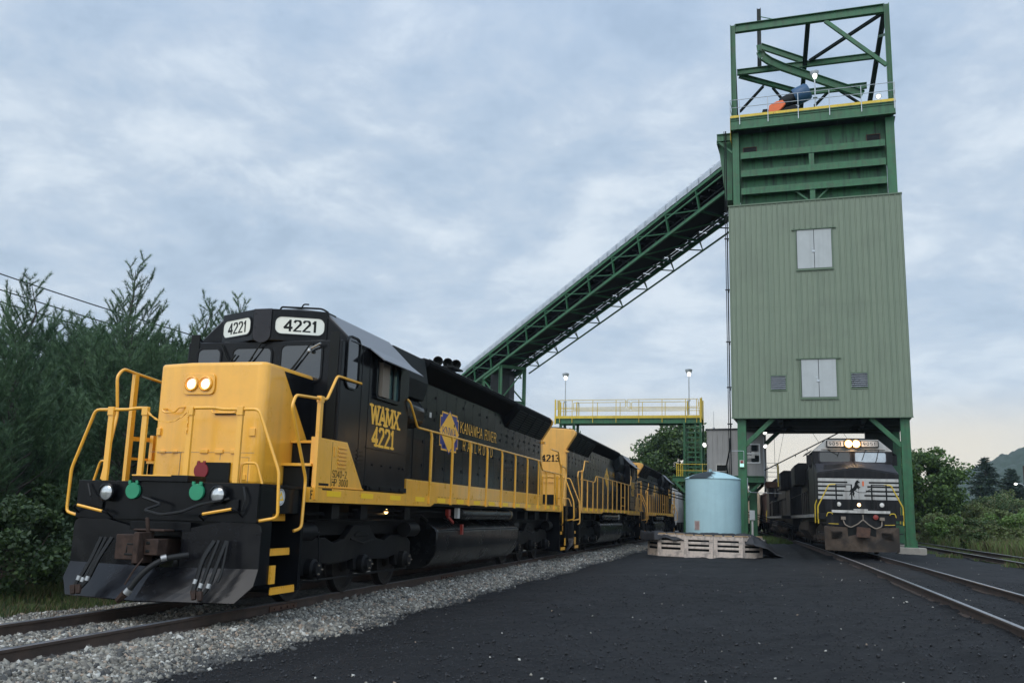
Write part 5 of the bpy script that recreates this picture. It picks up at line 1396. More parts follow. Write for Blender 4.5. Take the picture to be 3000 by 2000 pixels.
    mem('diagonal_brace', (5.0,-.0,28.08), (7.96,-.0,25.1), .2, .16, (0,1,0))
    for a, b in (((1.5,3.97,26.63), (.0,5.53,25.89)), ((2.0,4.13,26.55), (2.5,5.0,26.15)), ((5.08,4.87,26.2), (4.3,5.7,25.8)), ((5.75,4.87,26.2), (7.1,6.1,25.62))): mem('diagonal_brace', a, b, .12, .14, (0,.4,.9), DK)
    mem('diagonal_brace', (8.0,.1,26.9), (7.75,1.6,27.6), .1, .12)
    mem('mast', (1.36,2.9,27.2), (1.40,2.9,31.0), .22, .22, (1,0,0), DK); mem('mast_stay', (1.45,2.9,30.5), (2.72,.2,28.55), .05, .05)
    mb = MB(); pts = [(1.40,28.25),(1.44,27.92),(1.62,27.58),(2.0,27.24),(2.65,26.82),(6.85,24.62)]
    for a, b in zip(pts[:-1], pts[1:]): mb.ibeam((a[0],2.2,a[1]), (b[0],2.2,b[1]), .28, .42)
    mb.ibeam((1.45,2.75,28.55), (3.75,2.75,27.35), .22, .34)
    mb.build('curved_monorail', SG, t)
    mb = MB()
    for u, r in ((-.34,.035), (-.43,.022)): mb.tube([(u,-.1,22.3),(u,-.12,12),(u,-.1,6.0),(u,-.1,1.2)], r, 6, 0, 0)
    for z in (16.2, 13.4, 10.6, 8.2, 6.3): mb.box(-.5,-.24,-.06,-.02,z,z+.06,0); mb.tube([(-.34,-.14,z+.05),(-.28,-.16,z-.1),(-.36,-.14,z-.25)], .02, 5)
    mb.tube([(-.36,-.12,5.6),(-.42,-.14,4.9),(-.75,1.5,4.2),(-.8,3,3.9)], .04, 6)
    mb.tube([(-.34,-.1,4.95),(.3,-.06,4.95),(.3,-.06,4.2)], .014, 5, 1); mb.tube([(.45,-.02,3.6),(.45,-.02,3.0),(.6,-.02,2.88),(2.,2,2.9)], .02, 5, 1)
    mb.build('cable_run', [M['ink'], M['galv']], t)
    return t
tower()
def place(o, u, v, z=0):
    a = -.07; o.location = (-.87+u*math.cos(a)-v*math.sin(a), 48.85+u*math.sin(a)+v*math.cos(a), z); o.rotation_euler.z = a
    return o
def drive():
    t = place(thing('conveyor_drive', 'blue motor with an orange guard on a dark gearbox, on top of the tower deck', 'motor'), 0, 0, 22.86)
    v = .9
    mb = MB(); mb.prism([(.85,0),(4.3,0),(3.3,.95),(1.1,.42),(.85,.42)], (0,v-.2,0), X, Z, Y*.9); mb.prism([(.9,.43),(1.75,.45),(1.9,.9),(1.6,.9),(1.55,.72),(1.2,.62)], (0,v-.1,0), X, Z, Y*.6)
    mb.cyl((1.0,v,.4), (1.0,v,.7), .06)
    mb.build('gearbox', M['coalblack'], t, bevel=.02)
    mb = MB(); mb.prism([(1.88,.38),(1.95,.98),(2.35,1.18),(2.75,1.22),(2.82,.95),(2.5,.62)], (0,v-.35,0), X, Z, Y*.7); mb.build('guard', M['orange'], t, bevel=.04)
    mb = MB(); a, b = Vector((2.62,v,1.12)), Vector((3.9,v,1.66)); ax = (b-a).normalized()
    mb.lathe([(.0001,-.1),(.30,-.05),(.36,.1),(.36,.70)], a, ax, 20, 1); mb.lathe([(.44,.70),(.48,.78),(.48,1.42),(.40,1.55),(.16,1.58),(.0001,1.56)], a, ax, 24, 0)
    mb.build('motor', [M['motorblue'], M['coalblack']], t, 40)
    mb = MB(); mb.prism([(3.4,0),(5.1,0),(3.75,.85)], (0,v+.8,0), X, Z, Y*1.2); mb.build('chute', SG, t)
drive()
def pole_lamp(label, loc, h, rz=0, mat_='lampwhite', r=.17):
    t = thing('lamp_post', label, 'lamp', loc, rz, 'lit dome lamps')
    mb = MB(); mb.cyl((0,0,0), (0,0,h-.30), .035, n=8); mb.cyl((0,0,.9), (0,0,.93), .12, n=8); mb.build('post', M['galv'], t)
    mb = MB(); mb.lathe([(.05,-.32),(r*.8,-.22),(r*1.3,-.02),(r*1.35,.06),(r*.6,.10),(.0001,.12)], (0,0,h), (0,0,1), 16); mb.build('lamp_shade', M['galv'], t, 40)
    mb = MB(); mb.lathe([(.0001,-.40),(r*.45,-.37),(r*.68,-.26),(r*.62,-.16)], (.02,-.1,h), (0,0,1), 14); mb.build('globe', M[mat_], t, 60)
    return t
q = pole_lamp('lamp post standing up from the tower deck behind the handrail', (0,0,0), 2.35); place(q, 4.36, .1, 22.86)
def flood(label, loc, rz, tilt=.7, m='lampwhite'):
    t = thing('floodlight', label, 'lamp', loc, rz, 'lit floodlights')
    d = Vector((0, -math.cos(tilt), -math.sin(tilt)))
    mb = MB(); mb.lathe([(.05,-.22),(.10,-.12),(.15,0),(.155,.01)], (0,0,0), d, 14); mb.beam((0,.18,.1), (0,.02,.02), .04, .04); mb.build('housing', M['galv'], t, 40)
    mb = MB(); mb.lathe([(.0001,.02),(.06,.014),(.11,.0)], (0,0,0), d, 14); mb.build('lens', M[m], t, 60)
    return t
q = flood('floodlight low in the right corner of the tower deck', (0,0,0), 0); place(q, 7.5, .2, 23.5)

# ---------------------------------------------------------------- conveyor gallery
def conveyor():
    A = Vector((-1.45, 51.9, 21.45)); B = Vector((-25.3, 76.6, 12.95))
    d = (B-A).normalized(); p = Vector((.727,.687,0)); p = (p-d*p.dot(d)).normalized(); n = p.cross(d).normalized()
    if n.z < 0: n = -n
    L_ = (B-A).length
    t = thing('conveyor', 'long inclined covered conveyor rising to the left side of the tower', 'conveyor', A)
    W_, Hh = 2.4, 1.5
    P = lambda s, w, h: d*s+p*w+n*h
    mb = MB()
    for k in range(33):
        s0, s1 = L_*k/33, L_*(k+1)/33-.02
        arcp = [(.95-1.0*math.cos(R(a)), .12+.82*math.sin(R(a))**.8) for a in range(0, 181, 15)]
        for j in range(len(arcp)-1):
            a, b = arcp[j], arcp[j+1]
            sm = (s0+s1)/2; bu = lambda q: (.95+(q[0]-.95)*1.03, q[1]*1.04)
            mb.add([P(s0,*a), P(sm,*bu(a)), P(sm,*bu(b)), P(s0,*b)], [(0,1,2,3)]); mb.add([P(sm,*bu(a)), P(s1,*a), P(s1,*b), P(sm,*bu(b))], [(0,1,2,3)])
        e = [(.95-1.075*math.cos(R(a)), .12+.90*math.sin(R(a))**.8) for a in range(0, 181, 15)]
        for j in range(len(e)-1): mb.add([P(s1-.04,*e[j]), P(s1+.03,*e[j]), P(s1+.03,*e[j+1]), P(s1-.04,*e[j+1])], [(0,1,2,3)])
    mb.build('cover', M['galv'], t)
    mb = MB(); mb.add([P(0,.05,-.2), P(L_,.05,-.2), P(L_,1.75,-.2), P(0,1.75,-.2), P(0,.05,.1), P(L_,.05,.1), P(L_,1.75,.1), P(0,1.75,.1)], [(0,1,2,3),(7,6,5,4),(0,4,5,1),(1,5,6,2),(2,6,7,3),(3,7,4,0)])
    mb.beam(P(0,.9,-.85), P(L_,.9,-.85), 1.1, .06, n); mb.beam(P(0,1.76,-.62), P(L_,1.76,-.62), .03, 1.5, n); mb.beam(P(0,.9,-Hh+.22), P(L_,.9,-Hh+.22), 1.66, .03, n)
    for k in range(46): mb.beam(P(L_*k/46,.1,-.6), P(L_*k/46,1.7,-.6), .12, .12, n)
    mb.build('belt', M['coalblack'], t)
    mb = MB()
    for k in range(30):
        s = L_*k/30
        for w in (1.78, 2.05, 2.32): mb.beam(P(s,w,-Hh+.12), P(s+L_/30-.12,w,-Hh+.12), .20, .03, n)
    mb.build('walkway_grating', DK, t)
    for w in (0, W_):
        for h in (-.02, -Hh):
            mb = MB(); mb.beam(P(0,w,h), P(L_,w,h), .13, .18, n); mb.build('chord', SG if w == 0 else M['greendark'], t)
    mb = MB(); mb.beam(P(1.2,W_+.75,-Hh-.24), P(L_-7,W_+.75,-Hh-.24), .09, .09, n); mb.build('chord', SG, t)
    mb = MB(); mb.beam(P(0,-.0,-.42), P(L_,0,-.42), .08, .1, n); mb.build('chord', SG, t)
    N_ = 12; ds = L_/N_
    for k in range(N_):
        s = (k+.35)*ds; s2 = (k+.85)*ds; s3 = (k+1.35)*ds
        for w in (0, W_):
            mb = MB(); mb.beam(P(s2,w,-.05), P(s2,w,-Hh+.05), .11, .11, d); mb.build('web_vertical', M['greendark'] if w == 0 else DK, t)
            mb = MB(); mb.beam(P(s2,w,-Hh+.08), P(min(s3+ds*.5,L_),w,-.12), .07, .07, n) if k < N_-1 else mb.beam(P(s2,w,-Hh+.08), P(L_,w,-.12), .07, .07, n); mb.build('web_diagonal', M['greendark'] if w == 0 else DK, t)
        mb = MB(); mb.beam(P(s2,0,-Hh), P(s2,W_,-Hh), .1, .12, n); mb.beam(P(s2,W_,-Hh), P(min(s2+ds,L_),0,-Hh-.01), .07, .07, n); mb.beam(P(s2+ds*.5,.1,-Hh+.3), P(s2+ds*.5,W_,-Hh+.3), .06, .1, n)
        mb.beam(P(s2,W_,-Hh), P(s2+.6,W_+.75,-Hh-.22), .06, .06, n); mb.beam(P(s2+1.2,W_,-Hh), P(s2+.6,W_+.75,-Hh-.22), .06, .06, n); mb.beam(P(s2,W_,-Hh+.6), P(s2+.6,W_+.75,-Hh-.22), .05, .05, n)
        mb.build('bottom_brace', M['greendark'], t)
    # head end dark chute
    mb = MB()
    for k in range(5): mb.beam(P(.3+k*.5,W_,-.6), P(.3+k*.5,W_+.3,-1.9), .06, .06)
    mb.beam(P(0,W_+.2,-1.0), P(6,W_+.2,-1.0), .05, .05); mb.beam(P(0,W_+.2,-.5), P(6,W_+.2,-.5), .05, .05)
    mb.build('head_framing', DK, t)
    # trestle near the low end
    b = thing('trestle', 'green steel trestle holding up the low end of the conveyor', 'trestle', (0,0,0))
    s0 = 27.6
    feet = []
    for ss in (s0, s0+3.0):
        for w in (.1, W_-.1):
            q = A+P(ss,w,-Hh-.1); g = Vector((q.x, q.y, -.3))
            mb = MB(); mb.ibeam(g, q, .26, .26, (1,0,0)); mb.build('leg', SG, b); feet.append(q)
    for i, j in ((0,1), (2,3), (0,2), (1,3)):
        a, c = feet[i], feet[j]
        mb = MB(); mb.ibeam((a.x,a.y,10.3), (c.x,c.y,10.3), .2, .28); mb.build('cross_beam', SG, b); mb = MB(); mb.beam((a.x,a.y,a.z-.1), (c.x,c.y,c.z-.1), .2, .25); mb.build('cross_beam', SG, b)
        mb = MB(); mb.beam((a.x,a.y,10.4), (c.x,c.y,c.z-.2), .09, .09); mb.beam((a.x,a.y,10.2), (c.x,c.y,6.5), .09, .09); mb.build('diagonal_brace', SG, b)
    c = sum(feet, Vector())/4
    mb = MB(); mb.box(c.x-.9, c.x+.7, c.y-.8, c.y+.8, 10.4, 13.0); mb.build('counterweight_box', M['coalblack'], b)
conveyor()

# ---------------------------------------------------------------- service gantry over the near track
def gantry():
    t = thing('service_gantry', 'yellow railed green gantry platform spanning the near track with a stair tower', 'gantry', (-12.85, 60.2, 0), -.05)
    Lg = 9.55
    mb = MB(); mb.ibeam((0,0,7.62), (Lg,0,7.62), .18, .34); mb.ibeam((0,1.2,7.62), (Lg,1.2,7.62), .18, .34); mb.box(0,Lg,.02,1.2,7.79,7.82)
    mb.build('girder', SG, t)
    mb = MB(); mb.box(0,Lg,-.10,-.09,7.79,7.96); mb.box(0,Lg,1.29,1.30,7.82,7.96); mb.build('toe_board', M['safety'], t)
    for v in (-.1, 1.3):
        mb = MB()
        for a, b in ((.12, Lg/2-.05), (Lg/2+.05, Lg-.15)) if v < 0 else ((.9, Lg/2-.0), (Lg/2+.1, Lg-.9)):
            mb.tube([(a,v,8.5),(a,v,9.0),(b,v,9.0),(b,v,8.5),(a,v,8.5)], .02, 6)
        mb.cyl((0,v,8.42),(Lg,v,8.42),.02,n=6)
        for u in (.3, 1.15, 2.55, 4.1, 5.6, 7.1, 8.6, 9.3): mb.box(u-.018,u+.018,v-.025,v+.012,7.5,8.98)
        mb.build('handrail', M['safety'], t)
    mb = MB()
    for v in (-.1, .0, 1.3): mb.box(Lg-.05,Lg+.04,v-.03,v+.03,7.5,9.05)
    mb.prism([(-.12,7.82),(.95,7.82),(.95,8.1),(.1,9.1),(-.12,9.1)], (Lg+.05,0,0), Y, Z, X*.03)
    for u in (Lg-.95, .4, 1.3):
        mb.tube([(u,1.2,7.8),(u,1.2,8.7),(u+.05,.9,8.95),(u+.05,.3,8.9),(u+.12,.1,7.8)], .03, 6)
    mb.box(-.05,.04,-.12,-.05,7.4,9.05); mb.box(-.05,.04,1.24,1.31,7.4,9.05); mb.box(.12,.2,.1,.16,7.8,9.0)
    mb.build('end_gate', M['safety'], t)
    for u in (.35, 1.25):
        for v in (.05, 1.15): mb = MB(); mb.ibeam((u,v,-.3), (u,v,7.45), .16, .16, (1,0,0)); mb.build('leg', SG, t)
    mb = MB()
    for k in range(14):
        z = .3+k*.53; mb.box(.36,1.24,.1+.07*k,.3+.07*k,z,z+.03)
    mb.tube([(1.35,-.2,5.0),(1.75,-.2,7.0),(1.9,-.3,4.6)], .02, 5); mb.build('ladder', SG, t)
    # stair tower at the right end
    st = []
    for u in (Lg-1.05, Lg-.02):
        for v in (-.05, 1.5):
            mb = MB(); mb.ibeam((u,v,-.2), (u,v,7.45), .13, .13, (1,0,0)); mb.build('leg', SG, t)
    mb = MB(); mb.ibeam((Lg-.35,-.06,4.1), (Lg-.35,-.06,7.4), .09, .09, (1,0,0)); mb.build('leg', SG, t)
    for k in range(11):
        z = 4.15+k*.305; f = k/10
        mb = MB(); mb.box(Lg-.98, Lg-.09, 1.25-1.25*f, 1.5-1.25*f, z, z+.04); mb.box(Lg-.98, Lg-.09, 1.25-1.25*f, 1.27-1.25*f, z-.06, z)
        mb.build('stair_tread', SG, t)
    mb = MB()
    for u in (Lg-1.0, Lg-.07): mb.beam((u,1.4,4.0), (u,.1,7.4), .06, .22); mb.beam((u,1.4,4.9), (u,.1,8.3), .04, .04)
    mb.build('stringer', SG, t)
    mb = MB()
    for z in (4.45, 4.85): mb.cyl((Lg-1.5,-.3,z), (Lg+.6,-.3,z), .02, n=6)
    for u in (Lg-1.5, Lg-1.25): mb.tube([(u,-.3,4.0),(u,-.3,4.9),(u,.6,4.9),(u,.6,4.0)], .03, 6)
    for u in (Lg+.1, Lg+.6): mb.cyl((u,-.3,4.0), (u,-.3,4.9), .02, n=6)
    mb.build('landing_rail', M['safety'], t)
    mb = MB(); mb.ibeam((Lg-1.75,-.4,3.92), (Lg+.5,-.4,3.92), .18, .32); mb.box(Lg-1.7,Lg+.5,-.3,2.0,4.0,4.06); mb.beam((Lg-1.6,-.4,3.75), (Lg-1.0,-.4,3.1), .12, .14); mb.build('landing', SG, t)
gantry()
pole_lamp('lamp post on the left end of the yellow gantry', (-12.2, 60.15, 8.0), 2.75)
pole_lamp('lamp post on the right end of the yellow gantry', (-4.05, 59.75, 8.0), 2.85)

# ---------------------------------------------------------------- control house
def house():
    t = thing('control_house', 'small grey metal control house raised on green steel beside the tower', 'building', (-2.72, 55.1, 0), -.05)
    Wd, Dp, z0, z1 = 3.17, 3.4, 3.98, 6.60
    mb = MB(); mb.box(0,Wd,0,Dp,z0,z1)
    for k in range(12):
        u = .02+k*Wd/11.2
        for lo, hi in (((z0, 4.70), (5.80, z1)) if 2.1 < u < 3.0 else ((z0, z1),)): mb.box(u-.015,u+.015,-.022,-.001,lo,hi)
    for k in range(12): mb.box(-.022,-.001,.1+k*.29,.13+k*.29,z0,z1); mb.box(Wd+.001,Wd+.022,.1+k*.29,.13+k*.29,z0,z1)
    w = mb.build('wall', M['housewall'], t)
    mb = MB(); mb.prism([(-.08,6.60),(Wd+.08,6.66),(Wd+.08,6.72),(-.08,6.66)], (0,-.08,0), X, Z, Y*(Dp+.16)); mb.build('roof', M['nsgrey'], t)
    mb = MB(); a, b, c, d = 2.20, 2.93, 4.75, 5.74
    for q in ((a-.06,a,c-.06,d+.06),(b,b+.06,c-.06,d+.06),(a,b,c-.06,c),(a,b,d,d+.06),(a,b,5.22,5.27)): mb.box(q[0],q[1],-.05,-.001,q[2],q[3])
    fr = mb.build('window', M['white'], t)
    mb = MB(); mb.box(a,b,-.02,-.004,c,d); mb.build('pane', M['glass'], fr)
    mb = MB(); mb.box(a+.08,b-.25,-.026,-.021,4.98,5.14); mb.box(a+.3,b-.02,-.026,-.021,5.14,5.36); mb.build('blind', M['dirtywhite'], fr)
    mb = MB(); mb.box(.52,1.12,-.28,-.001,4.18,4.60); mb.box(.56,1.08,-.285,-.28,4.22,4.56,1)
    for k in range(6): mb.box(.57,1.07,-.292,-.285,4.24+k*.055,4.255+k*.055,1)
    mb.build('air_conditioner', [M['dirtywhite'], M['ink']], t)
    mb = MB(); mb.cyl((.35,.5,6.66), (.35,.5,7.75), .012, n=5); mb.cyl((.35,.5,6.64), (.35,.5,6.8), .07, n=8); mb.build('antenna', M['galv'], t)
    mb = MB(); mb.ibeam((-.2,-.1,3.78), (Wd,-.1,3.78), .2, .38); mb.ibeam((-.2,Dp,3.78), (Wd,Dp,3.78), .2, .38); mb.ibeam((Wd-.1,0,3.78), (Wd-.1,Dp,3.78), .2, .38); mb.ibeam((.1,0,3.78), (.1,Dp,3.78), .2, .38); mb.box(-.1,Wd,0,Dp,3.93,3.975)
    mb.build('floor_frame', SG, t)
    for u in (.1, 1.75):
        for v in (.1, Dp-.1): mb = MB(); mb.ibeam((u,v,-.2), (u,v,3.6), .2, .2, (1,0,0)); mb.build('leg', SG, t)
    mb = MB(); mb.beam((Wd-.2,0,3.6), (1.85,.1,2.5), .14, .16); mb.beam((Wd-.2,Dp-.2,3.6), (1.85,Dp-.1,2.5), .14, .16); mb.build('knee_brace', SG, t)
    mb = MB(); mb.box(Wd+.03,Wd+.75,.1,Dp,3.62,3.68); mb.box(Wd+.03,Wd+.75,.08,.2,3.35,3.62); mb.box(Wd+.03,Wd+.75,1.5,1.6,3.35,3.62); mb.build('balcony', M['rust'], t)
    mb = MB()
    for z in (3.95,4.2,4.45,4.72): mb.cyl((Wd+.06,.1,z), (Wd+.72,.1,z), .014, n=5)
    for u in (Wd+.06, Wd+.72):
        mb.cyl((u,.1,3.65), (u,.1,4.74), .018, n=6); mb.cyl((u,Dp,3.65), (u,Dp,4.74), .018, n=6)
    for z in (4.2, 4.72): mb.cyl((Wd+.72,.1,z), (Wd+.72,Dp,z), .014, n=5)
    mb.tube([(Wd+.02,-.02,6.2),(Wd+.02,-.02,3.2)], .02, 5)
    mb.build('balcony_rail', M['galv'], t)
    mb = MB(); mb.box(Wd+.73,Wd+.80,.06,.14,3.4,4.72); mb.build('yellow_post', M['safety'], t)
house()
pole = flood('globe light on the left corner of the grey control house', (-2.86, 55.0, 5.72), -.5, .3)
flood('upper floodlight under the left corner of the tower', (.55, 54.6, 6.42), .5, .5)
flood('lower floodlight on the right corner of the grey control house', (.55, 54.9, 5.66), .5, .6)
def boom():
    t = thing('boom_pole', 'thin slanting boom pole reaching from the balcony towards the tower underside', 'pole', (0,0,0))
    mb = MB(); mb.cyl((.45,52,4.15), (4.5,52.3,6.30), .035, n=6); 
    for f in (.15, .4, .55, .75): mb.box(.45+4.05*f-.02,.45+4.05*f+.02,51.95,52.1,4.15+2.15*f-.12,4.15+2.15*f)
    mb.build('pole', M['darksteel'], t)
    mb = MB()
    for a, b in (((3.3,52.2,5.67), (2.9,52.5,6.4)), ((4.5,52.3,6.3), (5.0,52.6,5.6)), ((1.15,52.05,4.5), (1.55,52.4,6.4)), ((1.0,52.1,4.4), (1.0,52.3,6.4))): mb.cyl(a, b, .010, n=4)
    mb.build('cable', M['darksteel'], t)
boom()
def signal():
    t = place(thing('signal_light', 'small white signal box with a green lens on the left front leg of the tower', 'signal'), .20, -.06, 4.3)
    mb = MB(); mb.box(-.11,.11,-.08,.05,-.18,.18); mb.build('housing', M['dirtywhite'], t, bevel=.01)
    mb = MB(); mb.lathe([(.0001,.03),(.05,.02),(.065,0)], (0,-.08,.09), (0,-1,0), 12); mb.build('red_lens', M['redlens'], t)
    mb = MB(); mb.box(-.09,.09,-.088,-.081,-.15,-.01); mb.build('green_lens', M['greenlight'], t)
    t = place(thing('meter_box', 'pale grey electrical box on a pipe beside the left tower leg', 'electrical box'), .66, -.1, 0)
    mb = MB(); mb.box(-.13,.13,-.1,.08,1.5,1.98); mb.build('box', M['doorgrey'], t, bevel=.01)
    mb = MB(); mb.cyl((0,0,.05), (0,0,1.5), .05, n=8); mb.build('pipe', M['dirtywhite'], t)
signal()
# ---------------------------------------------------------------- blue tank in its pallet ring
def tank_mat():
    m = M['tankblue'].copy(); m.name = 'tank_dome_blue'
    nt = m.node_tree; N, L = nt.nodes, nt.links; b = N['Principled BSDF']
    src = b.inputs['Base Color'].links[0].from_socket
    tc = N.new('ShaderNodeTexCoord'); mp = N.new('ShaderNodeMapping'); mp.inputs['Location'].default_value = (.55, .75, 0); mp.inputs['Scale'].default_value = (1.25, 1.0, .5)
    L.new(tc.outputs['Object'], mp.inputs[0])
    no = N.new('ShaderNodeTexNoise'); no.inputs['Scale'].default_value = 7; no.inputs['Detail'].default_value = 5; L.new(tc.outputs['Object'], no.inputs['Vector'])
    ln = N.new('ShaderNodeVectorMath'); ln.operation = 'LENGTH'
    ad = N.new('ShaderNodeMath'); ad.operation = 'MULTIPLY_ADD'; ad.inputs[1].default_value = .9
    sb = N.new('ShaderNodeVectorMath'); sb.operation = 'MULTIPLY'; sb.inputs[1].default_value = (1, 1, 0); L.new(mp.outputs[0], sb.inputs[0]); L.new(sb.outputs[0], ln.inputs[0])
    L.new(no.outputs['Fac'], ad.inputs[0]); L.new(ln.outputs['Value'], ad.inputs[2])
    mr = N.new('ShaderNodeMapRange'); mr.inputs['From Min'].default_value = 1.02; mr.inputs['From Max'].default_value = 1.22; mr.inputs['To Min'].default_value = .95; mr.inputs['To Max'].default_value = 0
    L.new(ad.outputs[0], mr.inputs[0])
    mx = N.new('ShaderNodeMix'); mx.data_type = 'RGBA'; L.new(mr.outputs[0], mx.inputs[0]); L.new(src, mx.inputs[6]); mx.inputs[7].default_value = (.006,.006,.007,1)
    L.new(mx.outputs[2], b.inputs['Base Color'])
    return m
def tank():
    t = thing('storage_tank', 'light blue upright tank with a black stained dome, ringed by pallets', 'tank', (-1.87, 42.5, 0))
    mb = MB(); mb.lathe([(1.2,-.05),(1.2,.4),(1.2,.9),(1.2,1.4),(1.2,1.9),(1.2,2.4),(1.2,2.8),(1.2,3.22)], (0,0,0), Z, 56); mb.build('shell', M['tankblue'], t, 40)
    mb = MB(); mb.lathe([(1.2,3.22),(1.23,3.23),(1.22,3.27),(.9,3.40),(.5,3.53),(.2,3.58),(.0001,3.59)], (0,0,0), Z, 56); mb.cyl((-.1,-.1,3.57), (-.1,-.1,3.68), .06, n=10); mb.build('dome', tank_mat(), t, 40)
    a = R(238); c = Vector((1.207*math.cos(a), 1.207*math.sin(a), 1.22)); u = Vector((-math.sin(a), math.cos(a), 0))
    mb = MB(); mb.frame(c, u, Z, u.cross(Z), .14, .20, .004)
    for k in range(7): mb.frame(c+Z*(.15-.05*k)+u.cross(Z)*.006, u, Z, u.cross(Z), .10, .010, .001, 1)
    mb.build('notice', [M['dirtywhite'], M['redlens']], t)
tank()
def pallet(label, loc, rz, h=.80, w=1.19):
    mb = MB(); th = .13
        # face plate with three slots, cut as strips
    slots = [(.17,.265), (.36,.445), (.55,.63)]
    z = -.12
    for a, b in slots+[(h, h)]:
        mb.box(-w/2, w/2, 0, .03, z, a); z = b
    for a, b in slots:
        mb.box(-w/2, -w*.36, 0, .03, a, b); mb.box(w*.36, w/2, 0, .03, a, b)
    mb.box(-w/2+.0, w/2, .08, th, -.12, h-.001, 1)
    mb.box(-w/2, -w/2+.04, .031, .099, -.12, h); mb.box(w/2-.04, w/2, .031, .099, -.12, h); mb.box(-w/2+.041, w/2-.041, .031, .099, h-.05, h)
    o = mb.build('pallet', [M['pallet'], M['ink']], None, bevel=.012)
    o.location = loc; o.rotation_euler.z = rz
    setp(o, label, 'pallet', 'plastic pallets on edge around the blue tank')
    tp = MB()
    for k in range(3):
        a = -w/2+.05+k*w/3; tp.box(a, a+w/3-.09, -.02, .16, h+.003, h+.045)
    q = tp.build('wood_strip', M['wood'], o)
pallet('pallet on edge directly in front of the blue tank, middle of the front row', (-2.37, 40.02, 0), -.03)
pallet('pallet on edge at the right end of the front row, below the tank', (-1.17, 40.0, 0), -.02)
pallet('stained pallet on edge at the left end of the front row', (-3.53, 40.22, .03), -.28)
pallet('pallet turned towards the engines at the left corner of the ring', (-4.35, 40.95, .03), -1.05, .76)
pallet('pallet half buried under the black tarp at the right corner', (-.20, 40.42, 0), .80)
def tarp():
    # rubber liner: hangs over the pallet tops and spreads as a heap at the right
    def sheet_(f, nu, nv):
        us, vs_ = np.linspace(0, 1, nu), np.linspace(0, 1, nv)
        Ug, Vg = np.meshgrid(us, vs_, indexing='ij'); P = f(Ug, Vg)
        k = (np.arange(nu-1)[:, None]*nv+np.arange(nv-1)[None]).ravel()
        return P.reshape(-1, 3), np.stack([k, k+nv, k+nv+1, k+1], -1)
    def drape(U, V):
        px = np.interp(U, [0,.2,.45,.7,1], [-.95,-.45,.05,.55,1.0]); py = 40.3+.55*V+.15*np.sin(U*9)
        top = np.interp(U, [0,.15,.35,.6,.8,1], [.88,.92,.90,.62,.25,.02])
        py = 40.15+(U*.1)+V*1.3-.35*U
        z = top*np.interp(V, [0,.25,.6,1], [.55,1,.95,.15])+.09*fbm(px*3.1, py*3.3, 3)
        return np.stack([px+.1*fbm(py*3, px*2, 2), py, z], -1)
    def lip(U, V):
        px = -5.0+4.1*U; py = 40.0+np.interp(U, [0,.18,.4,1], [1.5,.25,.02,.0])+V*.8
        z = .90+.06*fbm(px*4, py*4, 3)-np.abs(V-.45)*.55+.03
        z = np.where(V < .12, z-.02-.28*np.clip(fbm(px*2.2, 0*py, 2)+.1, 0, 1), z)
        return np.stack([px, py+.02, z], -1)
    vs, fs, o = [], [], 0
    a, f = sheet_(drape, 60, 34)
    mesh = mesh_np('tarp', a, f, M['tarp'], smooth=True); setp(mesh, 'black rubber sheet slumped over the right corner of the pallet ring', 'tarp')
    sm = mesh.modifiers.new('thick', 'SOLIDIFY'); sm.thickness = .02
    a, f = sheet_(lip, 110, 12)
    mesh = mesh_np('liner', a, f, M['tarp'], smooth=True); setp(mesh, 'black liner bunched behind the pallet tops under the blue tank', 'tarp')
    sm = mesh.modifiers.new('thick', 'SOLIDIFY'); sm.thickness = .02
tarp()

# ---------------------------------------------------------------- road engine 9051 under the tower
def simple_truck(t, yc, parent_mat, wb=2.05, s_out=1.05):
    tr = MB(); tr.box(-.5,.5,yc-2.5,yc+2.5,.5,.9); truck = tr.build('truck', parent_mat, t)
    for s in (-1, 1):
        q = MB(); q.prism([(yc-2.6,.6),(yc-2.6,.85),(yc-1.4,1.0),(yc,1.15),(yc+1.4,1.0),(yc+2.6,.85),(yc+2.6,.6),(yc+.3,.45),(yc-.3,.45)], (s*s_out,0,0), Y, Z, X*(s*.12)); 
        for dy in (-wb, 0, wb): q.cyl((s*s_out,yc+dy,.5), (s*(s_out+.25),yc+dy,.5), .15, n=10)
        q.build('side_frame', parent_mat, truck)
        for dy in (-wb, 0, wb):
            q = MB(); q.cyl((s*.70,yc+dy,.5), (s*.82,yc+dy,.5), .5, n=20); q.build('wheel', M['wheel'], truck)
